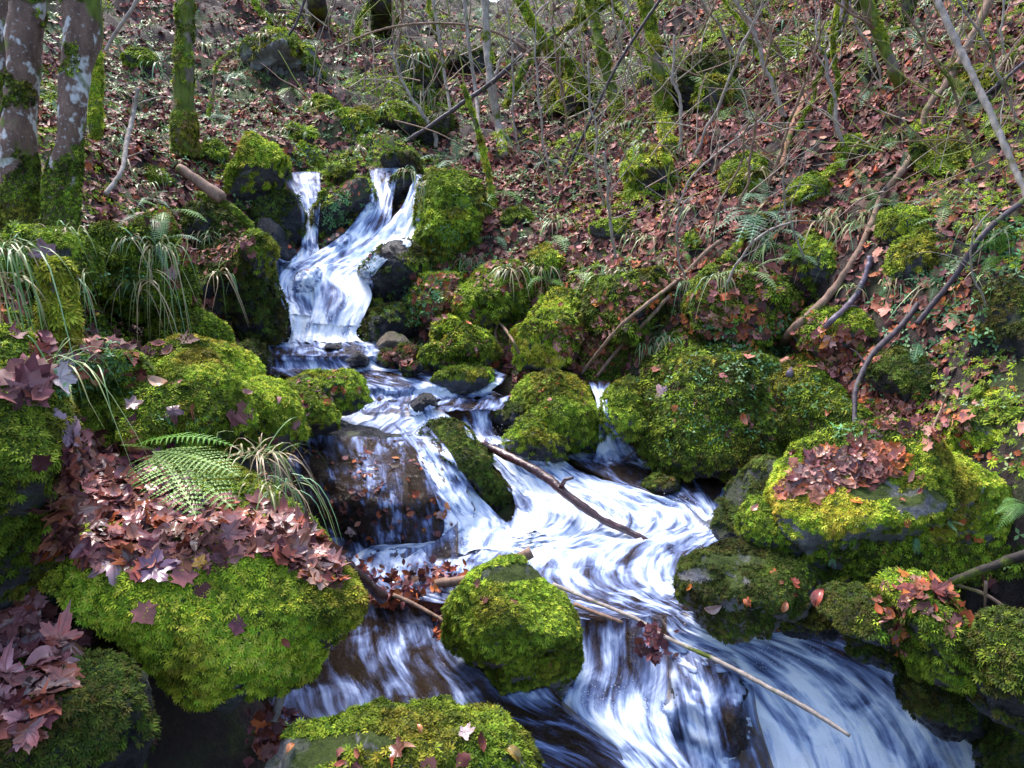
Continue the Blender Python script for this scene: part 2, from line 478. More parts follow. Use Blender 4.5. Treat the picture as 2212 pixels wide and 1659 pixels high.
# ------------------------------------------------------------------ stream: stations (xL,yL,vL, xR,yR,vR, foam)
RIB = {
    'left_fall': [(600, 371, 8.75, 692, 371, 8.75, .25), (603, 380, 8.6, 692, 378, 8.6, .6), (618, 400, 8.45, 692, 400, 8.45, .7), (640, 432, 8.3, 692, 430, 8.3, .8),
                  (650, 470, 8.15, 688, 470, 8.15, .85), (652, 520, 7.9, 686, 520, 7.9, .85), (640, 552, 7.68, 696, 555, 7.66, .9), (605, 582, 7.45, 720, 590, 7.45, .9)],
    'middle_fall': [(795, 362, 8.9, 872, 362, 8.9, .45), (800, 380, 8.6, 862, 382, 8.6, .75), (800, 420, 8.35, 850, 425, 8.35, .85), (780, 460, 8.15, 845, 470, 8.1, .8),
                    (735, 510, 7.9, 830, 520, 7.9, .85), (670, 555, 7.6, 790, 572, 7.6, .9), (610, 585, 7.42, 760, 602, 7.4, .9), (600, 630, 7.24, 735, 645, 7.18, .85), (622, 680, 7.05, 740, 690, 7.0, .95)],
    'right_fall': [(893, 378, 8.55, 918, 378, 8.5, .6), (885, 415, 8.25, 912, 420, 8.2, .95), (852, 465, 8.03, 906, 478, 8.0, 1), (800, 512, 7.8, 896, 525, 7.8, 1),
                   (740, 555, 7.55, 835, 568, 7.55, 1), (680, 590, 7.33, 800, 605, 7.33, 1), (680, 640, 7.14, 803, 650, 7.1, 1), (670, 700, 6.97, 775, 705, 6.95, 1)],
    'plunge_fall': [(583, 560, 7.68, 790, 568, 7.58, .75), (590, 595, 7.45, 802, 596, 7.42, .75), (600, 640, 7.24, 806, 632, 7.24, .8), (626, 690, 7.02, 785, 685, 7.02, 1.05),
                    (628, 722, 6.94, 770, 720, 6.94, 1.1), (615, 742, 6.82, 780, 742, 6.82, 1.05)],
    'upper_pool': [(545, 735, -1.455, 870, 735, -1.455, 1.0), (552, 742, -1.455, 880, 742, -1.455, .7), (562, 752, -1.457, 880, 752, -1.457, .48), (570, 764, -1.46, 870, 766, -1.46, .5),
                   (574, 770, -1.475, 850, 772, -1.475, .5), (572, 785, -1.53, 870, 786, -1.53, .75), (568, 798, -1.56, 900, 798, -1.56, .7), (575, 806, -1.565, 960, 802, -1.565, .5)],
    'second_pool': [(575, 800, -1.567, 1080, 798, -1.567, 0.63), (620, 815, -1.57, 1095, 812, -1.57, 0.48), (700, 828, -1.577, 1090, 820, -1.58, 0.48), (770, 841, -1.60, 1080, 829, -1.59, 0.73),
                    (780, 856, -1.652, 1062, 845, -1.648, 0.93), (785, 868, -1.66, 1090, 858, -1.66, 0.63)],
    'third_pool': [(780, 862, -1.662, 1100, 857, -1.662, 0.68), (760, 878, -1.665, 1095, 872, -1.665, 0.53), (740, 892, -1.67, 1085, 885, -1.668, 0.48)],
    'ledge_fall': [(955, 882, -1.67, 1068, 880, -1.67, .45), (985, 890, -1.70, 1064, 888, -1.69, .6), (1000, 915, -1.78, 1062, 915, -1.78, .75), (1012, 945, -1.85, 1078, 945, -1.85, .9), (1040, 965, -1.87, 1120, 960, -1.87, .9)],
    'left_rapid': [(775, 864, -1.66, 950, 880, -1.66, .7), (740, 888, -1.68, 985, 912, -1.71, .85), (690, 912, -1.695, 960, 940, -1.75, .72), (640, 940, -1.71, 930, 965, -1.77, .6), (610, 965, -1.73, 900, 985, -1.80, .45)],
    'side_cascade': [(850, 920, -1.72, 925, 922, -1.73, .75), (885, 960, -1.79, 965, 968, -1.81, .82), (915, 1015, -1.90, 1000, 1028, -1.93, .88), (940, 1080, -2.0, 1050, 1088, -2.03, .95),
                     (960, 1140, -2.08, 1112, 1140, -2.09, .98), (940, 1200, -2.11, 1135, 1192, -2.11, .95)],
    'thin_veil': [(765, 945, -1.72, 880, 955, -1.74, .55), (775, 1000, -1.80, 885, 1005, -1.80, .58), (785, 1080, -1.93, 875, 1085, -1.93, .52), (800, 1160, -2.06, 865, 1165, -2.06, .55), (780, 1205, -2.1, 880, 1205, -2.1, .65)],
    'wet_sheet': [(590, 935, -1.70, 960, 950, -1.74, .5), (600, 960, -1.73, 962, 975, -1.77, .42), (612, 1000, -1.80, 975, 1005, -1.82, .38), (640, 1080, -1.93, 985, 1085, -1.93, .38), (680, 1150, -2.04, 990, 1150, -2.04, .4), (700, 1205, -2.1, 990, 1205, -2.1, .6)],
    'main_rapid': [(1030, 950, -1.85, 1135, 945, -1.85, .85), (1050, 985, -1.9, 1195, 978, -1.92, .93), (1085, 1030, -1.98, 1275, 1028, -1.99, .95), (1112, 1080, -2.05, 1410, 1072, -2.03, .95), (1090, 1130, -2.08, 1525, 1098, -2.06, .97),
                   (960, 1172, -2.1, 1600, 1130, -2.09, .95), (740, 1195, -2.105, 1570, 1180, -2.1, .85), (740, 1232, -2.11, 1510, 1218, -2.11, .78), (780, 1268, -2.115, 1490, 1262, -2.115, .7), (990, 1308, -2.12, 1478, 1300, -2.12, .6), (1225, 1345, -2.13, 1490, 1328, -2.13, .5)],
    'quiet_pool': [(640, 1290, -2.25, 980, 1290, -2.25, .45), (640, 1350, -2.25, 1010, 1350, -2.25, .46), (600, 1420, -2.25, 1080, 1420, -2.25, .47), (580, 1490, -2.255, 1180, 1480, -2.28, .47), (620, 1570, -2.28, 1220, 1520, -2.34, .46),  # foam here also paints pale sky glints of the ripples into the colour
                   (880, 1620, -2.36, 1300, 1590, -2.44, .46), (1050, 1680, -2.45, 1400, 1660, -2.54, .46), (1150, 1760, -2.58, 1540, 1760, -2.66, .5)],
    'front_fall': [(1236, 1334, -2.128, 1440, 1328, -2.128, .5), (1236, 1368, -2.19, 1440, 1372, -2.19, .62), (1236, 1440, -2.29, 1445, 1450, -2.30, .68), (1215, 1500, -2.365, 1440, 1525, -2.39, .82), (1225, 1540, -2.40, 1455, 1590, -2.45, 1.),
                   (1300, 1600, -2.455, 1500, 1665, -2.53, .98), (1400, 1720, -2.6, 1600, 1780, -2.67, .9)],
    'front_rapid': [(1425, 1328, -2.13, 1500, 1316, -2.13, .6), (1430, 1370, -2.19, 1650, 1358, -2.16, .62), (1445, 1415, -2.27, 1840, 1375, -2.18, .78), (1490, 1475, -2.38, 1985, 1430, -2.28, .86), (1530, 1535, -2.48, 2090, 1515, -2.4, .96),
                    (1560, 1600, -2.56, 2160, 1600, -2.52, 1.02), (1570, 1740, -2.68, 2240, 1740, -2.66, 1.02)],
    'rock_veil': [(1415, 1390, -2.24, 1560, 1390, -2.24, .5), (1405, 1470, -2.38, 1620, 1470, -2.36, .56), (1420, 1560, -2.5, 1640, 1560, -2.48, .56), (1450, 1740, -2.66, 1700, 1740, -2.66, .6)],
    'side_pool': [(1195, 978, -2.0, 1690, 972, -2.0, .6), (1225, 996, -2.0, 1690, 990, -2.0, .62), (1275, 1018, -2.0, 1690, 1012, -2.0, .3), (1320, 1040, -2.003, 1660, 1035, -2.003, .22), (1380, 1058, -2.008, 1640, 1058, -2.008, .32), (1440, 1075, -2.02, 1610, 1082, -2.02, .5), (1480, 1095, -2.055, 1600, 1108, -2.055, .75), (1510, 1125, -2.088, 1600, 1150, -2.088, .85)],
    'side_fall': [(1268, 822, 5.95, 1318, 822, 5.95, .4), (1275, 832, 5.8, 1316, 832, 5.8, .7), (1286, 858, 5.68, 1312, 858, 5.68, .85), (1291, 900, 5.58, 1316, 900, 5.58, .85), (1294, 940, 5.5, 1338, 938, 5.5, .85), (1288, 975, 5.45, 1372, 970, 5.45, .8), (1280, 998, -2.0, 1410, 998, -2.0, .6)],
}
LABELW = {
    'left_fall': 'narrow left thread of the upper waterfall',
    'plunge_fall': 'wide white foot of the upper waterfall',
}


def cr(pts, n):
    """Catmull-Rom through rows of pts, n samples per span"""
    pts = np.asarray(pts, float)
    p = np.vstack([2 * pts[0] - pts[1], pts, 2 * pts[-1] - pts[-2]])
    o = []
    for i in range(1, len(p) - 2):
        t = np.linspace(0, 1, n, endpoint=False)[:, None]
        a, b, c, d = p[i - 1], p[i], p[i + 1], p[i + 2]
        o.append(0.5 * ((2 * b) + (c - a) * t + (2 * a - 5 * b + 4 * c - d) * t ** 2 + (3 * b - a - 3 * c + d) * t ** 3))
    o.append(pts[-1:])
    return np.vstack(o)


ribbons = {}
for nm, st in RIB.items():
    L = np.array([P(s[0], s[1], s[2]) for s in st]); R = np.array([P(s[3], s[4], s[5]) for s in st])
    fo = np.array([s[6] for s in st])
    A = np.hstack([L, R, fo[:, None]])
    ln = np.linalg.norm(np.diff((L + R) / 2, axis=0), axis=1).sum()
    n = max(6, int(ln / 0.018 / (len(st) - 1)))
    A = cr(A, n)
    wid = np.linalg.norm(A[:, :3] - A[:, 3:6], axis=1).max()
    k = max(8, int(wid / 0.018))
    u = np.linspace(0, 1, k)
    V = A[:, None, :3] * (1 - u)[None, :, None] + A[:, None, 3:6] * u[None, :, None]
    ribbons[nm] = (V, A[:, 6], u)

# ------------------------------------------------------------------ terrain
ctl = []   # (px,py,d)
for t_ in """2150 860 3.9;2150 700 4.3;2150 500 4.9;2150 300 5.6;2150 100 6.6;2150 -60 7.6;2300 500 4.5;2300 200 5.6;2300 900 3.6;2450 300 5.0;2450 700 4.0
1900 900 4.6;1900 700 4.9;1900 550 5.3;1900 400 5.9;1900 250 6.7;1900 100 7.8;1900 -20 8.9
1650 960 5.1;1650 780 5.3;1650 620 5.7;1650 450 6.4;1650 300 7.3;1650 150 8.6;1650 0 10.5
1450 900 5.5;1450 760 5.8;1450 600 6.2;1450 450 7.0;1450 300 8.2;1450 150 10;1450 0 12.8
1250 760 6.3;1250 640 6.8;1250 500 7.7;1250 380 9.0;1250 260 11;1250 130 14.5;1250 20 20
1060 700 6.9;1060 560 7.5;1060 430 8.4;1060 330 10;1060 230 13;1060 120 18;1020 75 26
950 620 7.2;960 360 9.0;900 330 9.6;900 230 12;900 130 16;900 30 23
740 355 9.3;740 300 10;740 200 12;740 100 15.5;740 0 21
560 500 7.8;560 370 8.6;560 260 10;560 150 12.5;560 40 16
400 640 6.2;400 520 6.8;400 400 7.5;400 300 8.6;400 180 10.8;400 60 13.5
250 700 4.6;250 560 5.2;250 420 6.2;250 320 7.4;250 200 9.2;250 60 11.6
60 640 3.7;60 520 4.4;60 380 5.6;60 260 7.0;60 100 9.2;60 -40 11.5
-150 700 2.8;-150 450 4.2;-150 200 7;-300 600 3;-300 300 5
480 760 5.6;540 830 5.0;300 860 3.7;120 900 3.0;560 980 3.9;420 1050 3.0;200 1050 2.7
2100 1150 3.3;2000 1300 3.0;2150 1400 3.1;2250 1250 2.9;2100 1000 3.7""".replace('\n', ';').split(';'):
    a = [float(q) for q in t_.split()]
    ctl.append(P(a[0], a[1], a[2]))
for q in [(-1.0, 2.2, -2.2), (-0.5, 1.6, -2.35), (0, 1.0, -2.5), (-1.2, 1.2, -1.8), (-2.2, 1.0, -1.3), (-3, 2.5, -1.0), (0.6, 2.0, -2.75), (1.4, 1.0, -3.1), (1.9, 2.5, -3.1), (2.5, 2.0, -2.8), (3.5, 2.0, -1.4), (4.5, 3.5, -0.2),
          (-1.3, 0, -1.7), (0, -1, -2.2), (2, -1, -3.1), (-4, 0, -1), (5, 0, -.5), (-1.0, 2.9, -2.1),
          (9, 6, 3.6), (8, 9, 3.6), (12, 12, 5.5), (12, 20, 8), (-8, 6, 1.2), (-10, 12, 3.5), (-12, 20, 6), (-6, 24, 5.4), (8, 24, 7.5), (-1.5, 35, 6.1), (-10, 34, 9), (10, 34, 10), (4, 30, 7)]:
    ctl.append(np.array(q, float))
for nm, (V, fo, u) in ribbons.items():
    for i in np.linspace(0, len(V) - 1, 4).astype(int):
        for j in (int(len(u) * .15), int(len(u) * .85)):
            ctl.append(V[i, j] - np.array([0, 0, 0.10]))
ctl = np.array(ctl)


def tps_fit(p, z, lam):
    n = len(p)
    d = np.linalg.norm(p[:, None] - p[None], axis=2)
    K = np.where(d > 0, d * d * np.log(np.maximum(d, 1e-9)), 0) + lam * np.eye(n)
    Q = np.hstack([np.ones((n, 1)), p])
    A = np.block([[K, Q], [Q.T, np.zeros((3, 3))]])
    s = np.linalg.solve(A, np.concatenate([z, np.zeros(3)]))
    return s[:n], s[n:]


cw, ca = tps_fit(ctl[:, :2], ctl[:, 2], 0.06)


def tps(q):
    o = np.empty(len(q))
    for i in range(0, len(q), 4000):
        b = q[i:i + 4000]
        d = np.linalg.norm(b[:, None] - ctl[None, :, :2], axis=2)
        K = d * d * np.log(np.maximum(d, 1e-9))
        o[i:i + 4000] = K @ cw + ca[0] + b @ ca[1:]
    return o


GX0, GX1, GY0, GY1, GS = -13.0, 15.0, -1.5, 38.0, 0.09
gx = np.arange(GX0, GX1, GS); gy = np.arange(GY0, GY1, GS)
XX, YY = np.meshgrid(gx, gy)
pts = np.stack([XX.ravel(), YY.ravel()], 1)
# coarse TPS then bilinear up-sampling keeps this quick
cgx = np.arange(GX0, GX1 + .3, 0.27); cgy = np.arange(GY0, GY1 + .3, 0.27)
cX, cY = np.meshgrid(cgx, cgy)
cz = tps(np.stack([cX.ravel(), cY.ravel()], 1)).reshape(cX.shape)


def bilin(Z, x0, y0, s, x, y):
    fx = np.clip((x - x0) / s, 0, Z.shape[1] - 1.001); fy = np.clip((y - y0) / s, 0, Z.shape[0] - 1.001)
    ix = fx.astype(int); iy = fy.astype(int); fx = fx - ix; fy = fy - iy
    return (Z[iy, ix] * (1 - fx) * (1 - fy) + Z[iy, ix + 1] * fx * (1 - fy) + Z[iy + 1, ix] * (1 - fx) * fy + Z[iy + 1, ix + 1] * fx * fy)


ZZ = bilin(cz, GX0, GY0, 0.27, pts[:, 0], pts[:, 1])
ds = np.clip(np.hypot(pts[:, 0], pts[:, 1]) / 8, .35, 1.6)
n3 = np.stack([pts[:, 0], pts[:, 1], ZZ], 1)
ZZ = ZZ + ds * (0.22 * fbm(n3 * 1.1, 3, 3) + 0.17 * fbm(n3 * 3.0, 9, 3)) + 0.05 * fbm(n3 * 9, 5, 2)
ZZ = ZZ.reshape(XX.shape)
WATER = np.zeros(XX.shape, bool)
for nm, (V, fo, u) in ribbons.items():
    Q = V.reshape(-1, 3)
    ix = np.round((Q[:, 0] - GX0) / GS).astype(int); iy = np.round((Q[:, 1] - GY0) / GS).astype(int)
    for dx in (-1, 0, 1):
        for dy in (-1, 0, 1):
            jx, jy = np.clip(ix + dx, 0, XX.shape[1] - 1), np.clip(iy + dy, 0, XX.shape[0] - 1)
            np.minimum.at(ZZ, (jy, jx), Q[:, 2] - 0.05)
            if dx == 0 and dy == 0:
                WATER[jy, jx] = True
ny, nx = XX.shape
tv = np.stack([XX.ravel(), YY.ravel(), ZZ.ravel()], 1)
idx = np.arange(nx * ny).reshape(ny, nx)
tf = np.stack([idx[:-1, :-1].ravel(), idx[:-1, 1:].ravel(), idx[1:, 1:].ravel(), idx[1:, :-1].ravel()], 1)
ter = obj("hillside_ground", mesh("hillside_ground", tv, tf, M_SOIL, smooth=True))
ter['kind'] = 'structure'


def ground(x, y):
    return bilin(ZZ, GX0, GY0, GS, np.asarray(x, float), np.asarray(y, float))


gyz, gxz = np.gradient(ZZ, GS)


def gnormal(x, y):
    a = bilin(gxz, GX0, GY0, GS, x, y); b = bilin(gyz, GX0, GY0, GS, x, y)
    return norm(np.stack([-a, -b, np.ones_like(a)], 1))


# ------------------------------------------------------------------ boulders
_tq = np.concatenate([tf[:, [0, 1, 2]], tf[:, [0, 2, 3]]])
_sel = (tv[:, 0] > -9) & (tv[:, 0] < 11) & (tv[:, 1] < 26)
terbvh = BVHTree.FromPolygons(tv.tolist(), _tq[_sel[_tq].all(1)].tolist(), all_triangles=True)
def icosphere(sub):
    t = (1 + 5 ** .5) / 2
    v = [(-1, t, 0), (1, t, 0), (-1, -t, 0), (1, -t, 0), (0, -1, t), (0, 1, t), (0, -1, -t), (0, 1, -t), (t, 0, -1), (t, 0, 1), (-t, 0, -1), (-t, 0, 1)]
    f = [(0, 11, 5), (0, 5, 1), (0, 1, 7), (0, 7, 10), (0, 10, 11), (1, 5, 9), (5, 11, 4), (11, 10, 2), (10, 7, 6), (7, 1, 8), (3, 9, 4), (3, 4, 2), (3, 2, 6), (3, 6, 8), (3, 8, 9), (4, 9, 5), (2, 4, 11), (6, 2, 10), (8, 6, 7), (9, 8, 1)]
    v = norm(np.array(v, float)); f = np.array(f)
    for _ in range(sub):
        e = np.concatenate([f[:, [0, 1]], f[:, [1, 2]], f[:, [2, 0]]])
        es = np.sort(e, 1)
        uq, inv = np.unique(es, axis=0, return_inverse=True)
        inv = inv.ravel()
        mid = norm(v[uq[:, 0]] + v[uq[:, 1]])
        n = len(f); m = inv + len(v)
        a, b, c = m[:n], m[n:2 * n], m[2 * n:]
        f = np.concatenate([np.stack([f[:, 0], a, c], 1), np.stack([f[:, 1], b, a], 1), np.stack([f[:, 2], c, b], 1), np.stack([a, b, c], 1)])
        v = np.vstack([v, mid])
    return v, f


ICO = {k: icosphere(k) for k in (3, 4, 5)}
MOSS_BRIGHT = [(0.30, 0.37, 0.026), (0.24, 0.32, 0.02), (0.15, 0.24, 0.018), (0.33, 0.36, 0.04), (0.09, 0.15, 0.012)]
MOSS_MID = [(0.18, 0.25, 0.018), (0.12, 0.19, 0.015), (0.22, 0.28, 0.024), (0.06, 0.10, 0.012)]
MOSS_DARK = [(0.045, 0.07, 0.012), (0.03, 0.05, 0.01), (0.07, 0.10, 0.015), (0.06, 0.06, 0.015)]


MOSS_BRIGHT = [(min(a * 1.12, .42), min(b * 1.14, .46), c * 1.2) for a, b, c in MOSS_BRIGHT]
MOSS_MID = [(a * 1.15, b * 1.17, c * 1.25) for a, b, c in MOSS_MID]
MOSS_DARK = [(a * 1.15, b * 1.2, c) for a, b, c in MOSS_DARK]


def moss_template():
    v, f, sh = [], [], []
    r = random.Random(3)
    for k, (az, ln, up) in enumerate([(-0.9, .8, .55), (-.35, 1.1, .35), (.15, 1.0, .7), (.6, 1.05, .3), (1.1, .75, .5), (2.6, .6, .8)]):
        c, s = math.cos(az), math.sin(az)
        w_ = .13
        b = len(v)
        px_, py_ = -s * w_, c * w_
        v += [(0, 0, -.1), (c * ln * .5 + px_, s * ln * .5 + py_, up * .55), (c * ln * .5 - px_, s * ln * .5 - py_, up * .5), (c * ln, s * ln, up * .45 + .05)]
        f += [(b, b + 2, b + 1), (b + 1, b + 2, b + 3)]
    return np.array(v), np.array(f)


MT_V, MT_F = moss_template()
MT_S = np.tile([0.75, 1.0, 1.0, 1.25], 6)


def tri_sample(V, Fc, n):
    a, b, c = V[Fc[:, 0]], V[Fc[:, 1]], V[Fc[:, 2]]
    cr_ = np.cross(b - a, c - a)
    ar = np.linalg.norm(cr_, axis=1)
    k = RNG.choice(len(Fc), n, p=ar / ar.sum())
    r1 = np.sqrt(RNG.random(n))[:, None]; r2 = RNG.random(n)[:, None]
    p = (1 - r1) * a[k] + r1 * (1 - r2) * b[k] + r1 * r2 * c[k]
    return p, norm(cr_[k]), ar.sum() / 2


def moss_on(V, Fc, d, cover, pal, seed, name="moss", dens=1.0, parent=None, origin=None, size=1.0, minup=-0.35, area=None, bare=(), hfun=None):
    s0 = max(0.017, 0.0050 * d) * size
    a = V[Fc[:, 0]]; ar = np.linalg.norm(np.cross(V[Fc[:, 1]] - a, V[Fc[:, 2]] - a), axis=1).sum() / 2
    s0 *= float(np.clip((ar / 6) ** .5 / .22, .6, 1))
    n = int(min(60000, ar * 4.0 * dens / s0 ** 2))
    if n < 10:
        return None
    p, nr, _ = tri_sample(V, Fc, n)
    size_ref = math.sqrt(ar)
    ns = fbm(p * 5.0 / max(size_ref, .3) ** .5, seed, 4)
    up = nr[:, 2]
    view = (nr * norm(-p)).sum(1)
    keep = (ns * 1.7 + up * 0.95 + cover * 1.35 - 0.72 > 0) & (up > minup + .25 * ns) & ((view > -0.25) | (RNG.random(n) < .3))
    if bare:
        qx, qy, _z = proj(p)
        for (bx, by, rx, ry) in bare:
            keep &= ((qx - bx) / rx) ** 2 + ((qy - by) / ry) ** 2 > 1 + .9 * ns
    if hfun is not None:
        keep &= hfun(p, ns)
    p, nr, ns = p[keep], nr[keep], ns[keep]
    n = len(p)
    if n < 5:
        return None
    down = np.array([0, 0, -1.0]) + randdir(n) * 0.9
    R = frames(nr + randdir(n) * 0.6, down)
    s = s0 * RNG.uniform(.5, 1.6, n)
    col = pick(pal, n, .22)
    tone = fbm(p * 2.2, seed + 4, 2) * .8 + fbm(p * 7, seed + 5, 2) * .8 + fbm(p * 22, seed + 6, 2) * .7
    col = col * np.clip(1 + 0.8 * tone, .25, 2)[:, None]
    bz = np.clip(fbm(p * 4, seed + 31, 2) * 2.2, 0, 1)[:, None]
    col = col * (1 - bz * np.array([-.05, .28, .1]))
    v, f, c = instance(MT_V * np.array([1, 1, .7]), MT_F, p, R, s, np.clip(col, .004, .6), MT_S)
    return obj(name, mesh(name, v, f, M_MOSS, c, origin=origin), parent)


BV, BF, bn = [], [], 0


def to_bvh(V, Fc):
    global bn
    BV.append(V); BF.append(Fc + bn); bn += len(V)


def boulder(name, label, outline, d, thick, moss, pal, mat, seed, lean=0.0, rough=0.17, sub=None, squash=0.72, cat='boulder', dens=1.0, centre=None, size=1.0, group=None, minup=-.35, under=.55, bare=()):
    if cat in ('rock face', 'mound'):
        squash, rough = .5, max(rough, .19)
    o = np.array(outline, float)
    if centre is None:
        # area centroid
        x, y = o[:, 0], o[:, 1]; x2, y2 = np.roll(x, -1), np.roll(y, -1)
        cr_ = x * y2 - x2 * y; A = cr_.sum() / 2
        centre = ((x + x2) @ cr_ / (6 * A), (y + y2) @ cr_ / (6 * A))
    cx, cy = centre
    if d <= 0:      # seated on the slope where it stands
        hh_ = terbvh.ray_cast(Vector((0, 0, 0)), Vector(ray(cx, cy * .5 + o[:, 1].max() * .5).tolist()).normalized())
        d = hh_[0][1] - d if hh_[0] is not None else 12.
    ang = np.arctan2(-(o[:, 1] - cy), o[:, 0] - cx); rad = np.hypot(o[:, 0] - cx, o[:, 1] - cy)
    i = np.argsort(ang); ang, rad = ang[i], rad[i]
    th = np.linspace(-math.pi, math.pi, 181)
    # radius of the polygon along each direction
    rr = np.interp(th, np.concatenate([ang - 2 * math.pi, ang, ang + 2 * math.pi]), np.tile(rad, 3))
    k = np.array([1, 2, 1.]) / 4
    rr = np.convolve(np.concatenate([rr[-4:-1], rr, rr[1:4]]), k, 'same')[3:-3]
    size_px = rad.max()
    if sub is None:
        sub = 5 if size_px > 75 or d < 3.6 else 4
    v, f = ICO[sub]
    a, b, c = v[:, 0], v[:, 1], v[:, 2]
    s = np.sqrt(a * a + b * b); tt = np.arctan2(b, a)
    r = np.interp(tt, th, rr)
    sc = d / CP / F if False else (P(cx, cy, d) @ FWD) / F
    s2 = s ** 0.85
    X = r * s2 * np.cos(tt) * sc; Y = r * s2 * np.sin(tt) * sc
    cc = np.sign(c) * np.abs(c) ** squash
    rs = np.random.default_rng(seed * 77 + 5)
    pn = np.stack([s2 * np.cos(tt), s2 * np.sin(tt), cc], 1)
    for _ in range(9):
        nv = rs.normal(size=3); nv[2] = abs(nv[2]) + .45; nv[1] += .25; nv /= np.linalg.norm(nv)
        hh = rs.uniform(.55, .86)
        dt = pn @ nv - hh
        pn = pn - np.where(dt > 0, dt * .88, 0)[:, None] * nv
    X = r * pn[:, 0] * sc * 1.03; Y = r * pn[:, 1] * sc * 1.03; cc = pn[:, 2]
    C = P(cx, cy, d)
    q = C + X[:, None] * RIGHT + Y[:, None] * UPV - (cc * thick)[:, None] * FWD
    q = q + (q / q[:, 1:2]) * (Y * lean + np.clip(-Y, 0, None) * under)[:, None]
    R0 = np.sqrt(rad.mean() * sc * thick)
    nn = norm(X[:, None] * RIGHT / (rad.mean() * sc) + Y[:, None] * UPV / (rad.mean() * sc) - cc[:, None] * FWD)
    dis = fbm(q / R0 * 0.9 + seed * 3.1, seed, 3) * rough * 1.5 - np.abs(fbm(q / R0 * 1.9 + seed, seed + 3, 3)) * rough * 0.9 + fbm(q / R0 * 6, seed + 9, 3) * rough * 0.28
    q = q + nn * (dis * R0)[:, None]
    lump = min(.5 * d / 3.5 if d > 3.5 else .5, R0 * 1.1)
    q = q + nn * (lump * (.055 * fbm(q * 6 / lump * .5, seed + 40, 3) + .03 * np.abs(fbm(q * 16 / lump * .5, seed + 41, 3)) - .01))[:, None]
    base = C.copy(); base[2] = q[:, 2].min()
    if moss > 0:
        ob = obj(name, None, loc=base)
        ob.empty_display_size = .1
        obj('stone' if cat in ('boulder', 'rock', 'stone') else 'rock', mesh(name, q, f, mat, smooth=True, origin=base), ob)
    else:
        ob = obj(name, mesh(name, q, f, mat, smooth=True, origin=base), loc=base)
    tag(ob, label, cat, group)
    to_bvh(q, f)
    if moss > 0:
        moss_on(q, f, d, moss, pal, seed, parent=ob, origin=base, dens=dens, size=size, minup=minup, bare=bare)
    return ob


MB_, MM, MD = MOSS_BRIGHT, MOSS_MID, MOSS_DARK
B = boulder
# foreground left
B('mossy_boulder', 'big bright green mossy boulder under the maple leaf pile in the left foreground', [(70, 1215), (100, 1160), (250, 1130), (420, 1140), (560, 1150), (690, 1200), (765, 1280), (780, 1320), (745, 1400), (700, 1440), (650, 1490), (560, 1500), (400, 1470), (290, 1440), (210, 1370), (120, 1310), (75, 1260)], 2.32, .34, 1.0, MB_, M_ROCK, 1, bare=((380, 1190, 45, 16),), lean=.35, dens=1.5, rough=.10, minup=-.6)
B('leafy_boulder', 'low rock sloping up behind the big mossy boulder and buried in brown maple leaves', [(85, 1190), (130, 1000), (170, 940), (300, 930), (430, 1000), (560, 1050), (650, 1120), (740, 1240), (600, 1270), (300, 1270)], 2.68, .25, .45, MM, M_ROCK, 2, lean=.9, rough=.08)
B('mossy_boulder', 'dark green mossy boulder cut off by the left edge of the picture', [(-160, 900), (-60, 790), (40, 795), (100, 860), (135, 950), (115, 1060), (75, 1150), (50, 1250), (0, 1330), (-120, 1330)], 1.98, .32, 1.0, MM, M_ROCK, 3, dens=1.5, minup=-.5)
B('mossy_boulder', 'rounded herb covered green mound on the left bank above the long grass', [(100, 775), (140, 735), (210, 725), (270, 750), (300, 800), (270, 870), (190, 900), (110, 860)], 3.15, .3, 1.0, MM, M_ROCK, 4, dens=1.3)
B('mossy_boulder', 'bright mossy ridge running down toward the stream on the left bank', [(360, 770), (430, 738), (500, 745), (545, 810), (635, 875), (650, 930), (600, 985), (480, 960), (380, 860)], 3.75, .4, 1.0, MB_, M_ROCK, 5, lean=.3, dens=1.4)
B('mossy_boulder', 'broad hummocky moss mound left of the fern with curled brown leaves on it', [(275, 820), (300, 770), (370, 755), (440, 790), (500, 850), (520, 930), (470, 970), (300, 965), (140, 945), (140, 880), (210, 840)], 3.2, .4, 1.0, MB_, M_ROCK, 6, lean=.4, dens=1.4)
B('mossy_boulder', 'small rounded mossy boulder on the left bank beside the foot of the waterfall wall', [(315, 715), (345, 675), (410, 663), (455, 690), (472, 740), (420, 770), (330, 765)], 4.35, .28, 1.0, MM, M_ROCK, 7, dens=1.2)
B('mossy_boulder', 'moss hummock at the feet of the two lichen spotted trunks', [(-30, 560), (20, 510), (110, 495), (175, 515), (185, 570), (160, 640), (60, 660), (-20, 640)], 3.7, .35, 1.0, MM, M_ROCK, 8, dens=1.2)
B('mossy_boulder', 'tall grassy moss mound with hanging grass right of the lichen spotted trunks', [(180, 570), (195, 470), (260, 435), (340, 445), (375, 520), (410, 600), (415, 660), (330, 700), (220, 690)], 4.3, .38, 1.0, MM, M_ROCK, 9, lean=.2, dens=1.2)
B('mossy_boulder', 'low moss cushion behind the left edge boulder under the long pale grass', [(-60, 760), (0, 705), (40, 730), (60, 790), (20, 840), (-60, 840)], 2.6, .2, 1.0, MB_, M_ROCK, 10, dens=1.3)
B('mossy_rock', 'small mossy rock at the water edge below the leaf topped rock', [(615, 920), (640, 870), (680, 858), (715, 885), (722, 930), (680, 950), (630, 945)], 4.55, .2, 1.0, MM, M_ROCK, 11, cat='rock', dens=1.2)
B('mossy_rock', 'leaf topped rock between the left bank and the stepped cascades', [(580, 850), (640, 808), (720, 793), (780, 825), (795, 870), (740, 900), (640, 905)], 5.15, .3, .55, MM, M_ROCK, 12, cat='rock', lean=.8)
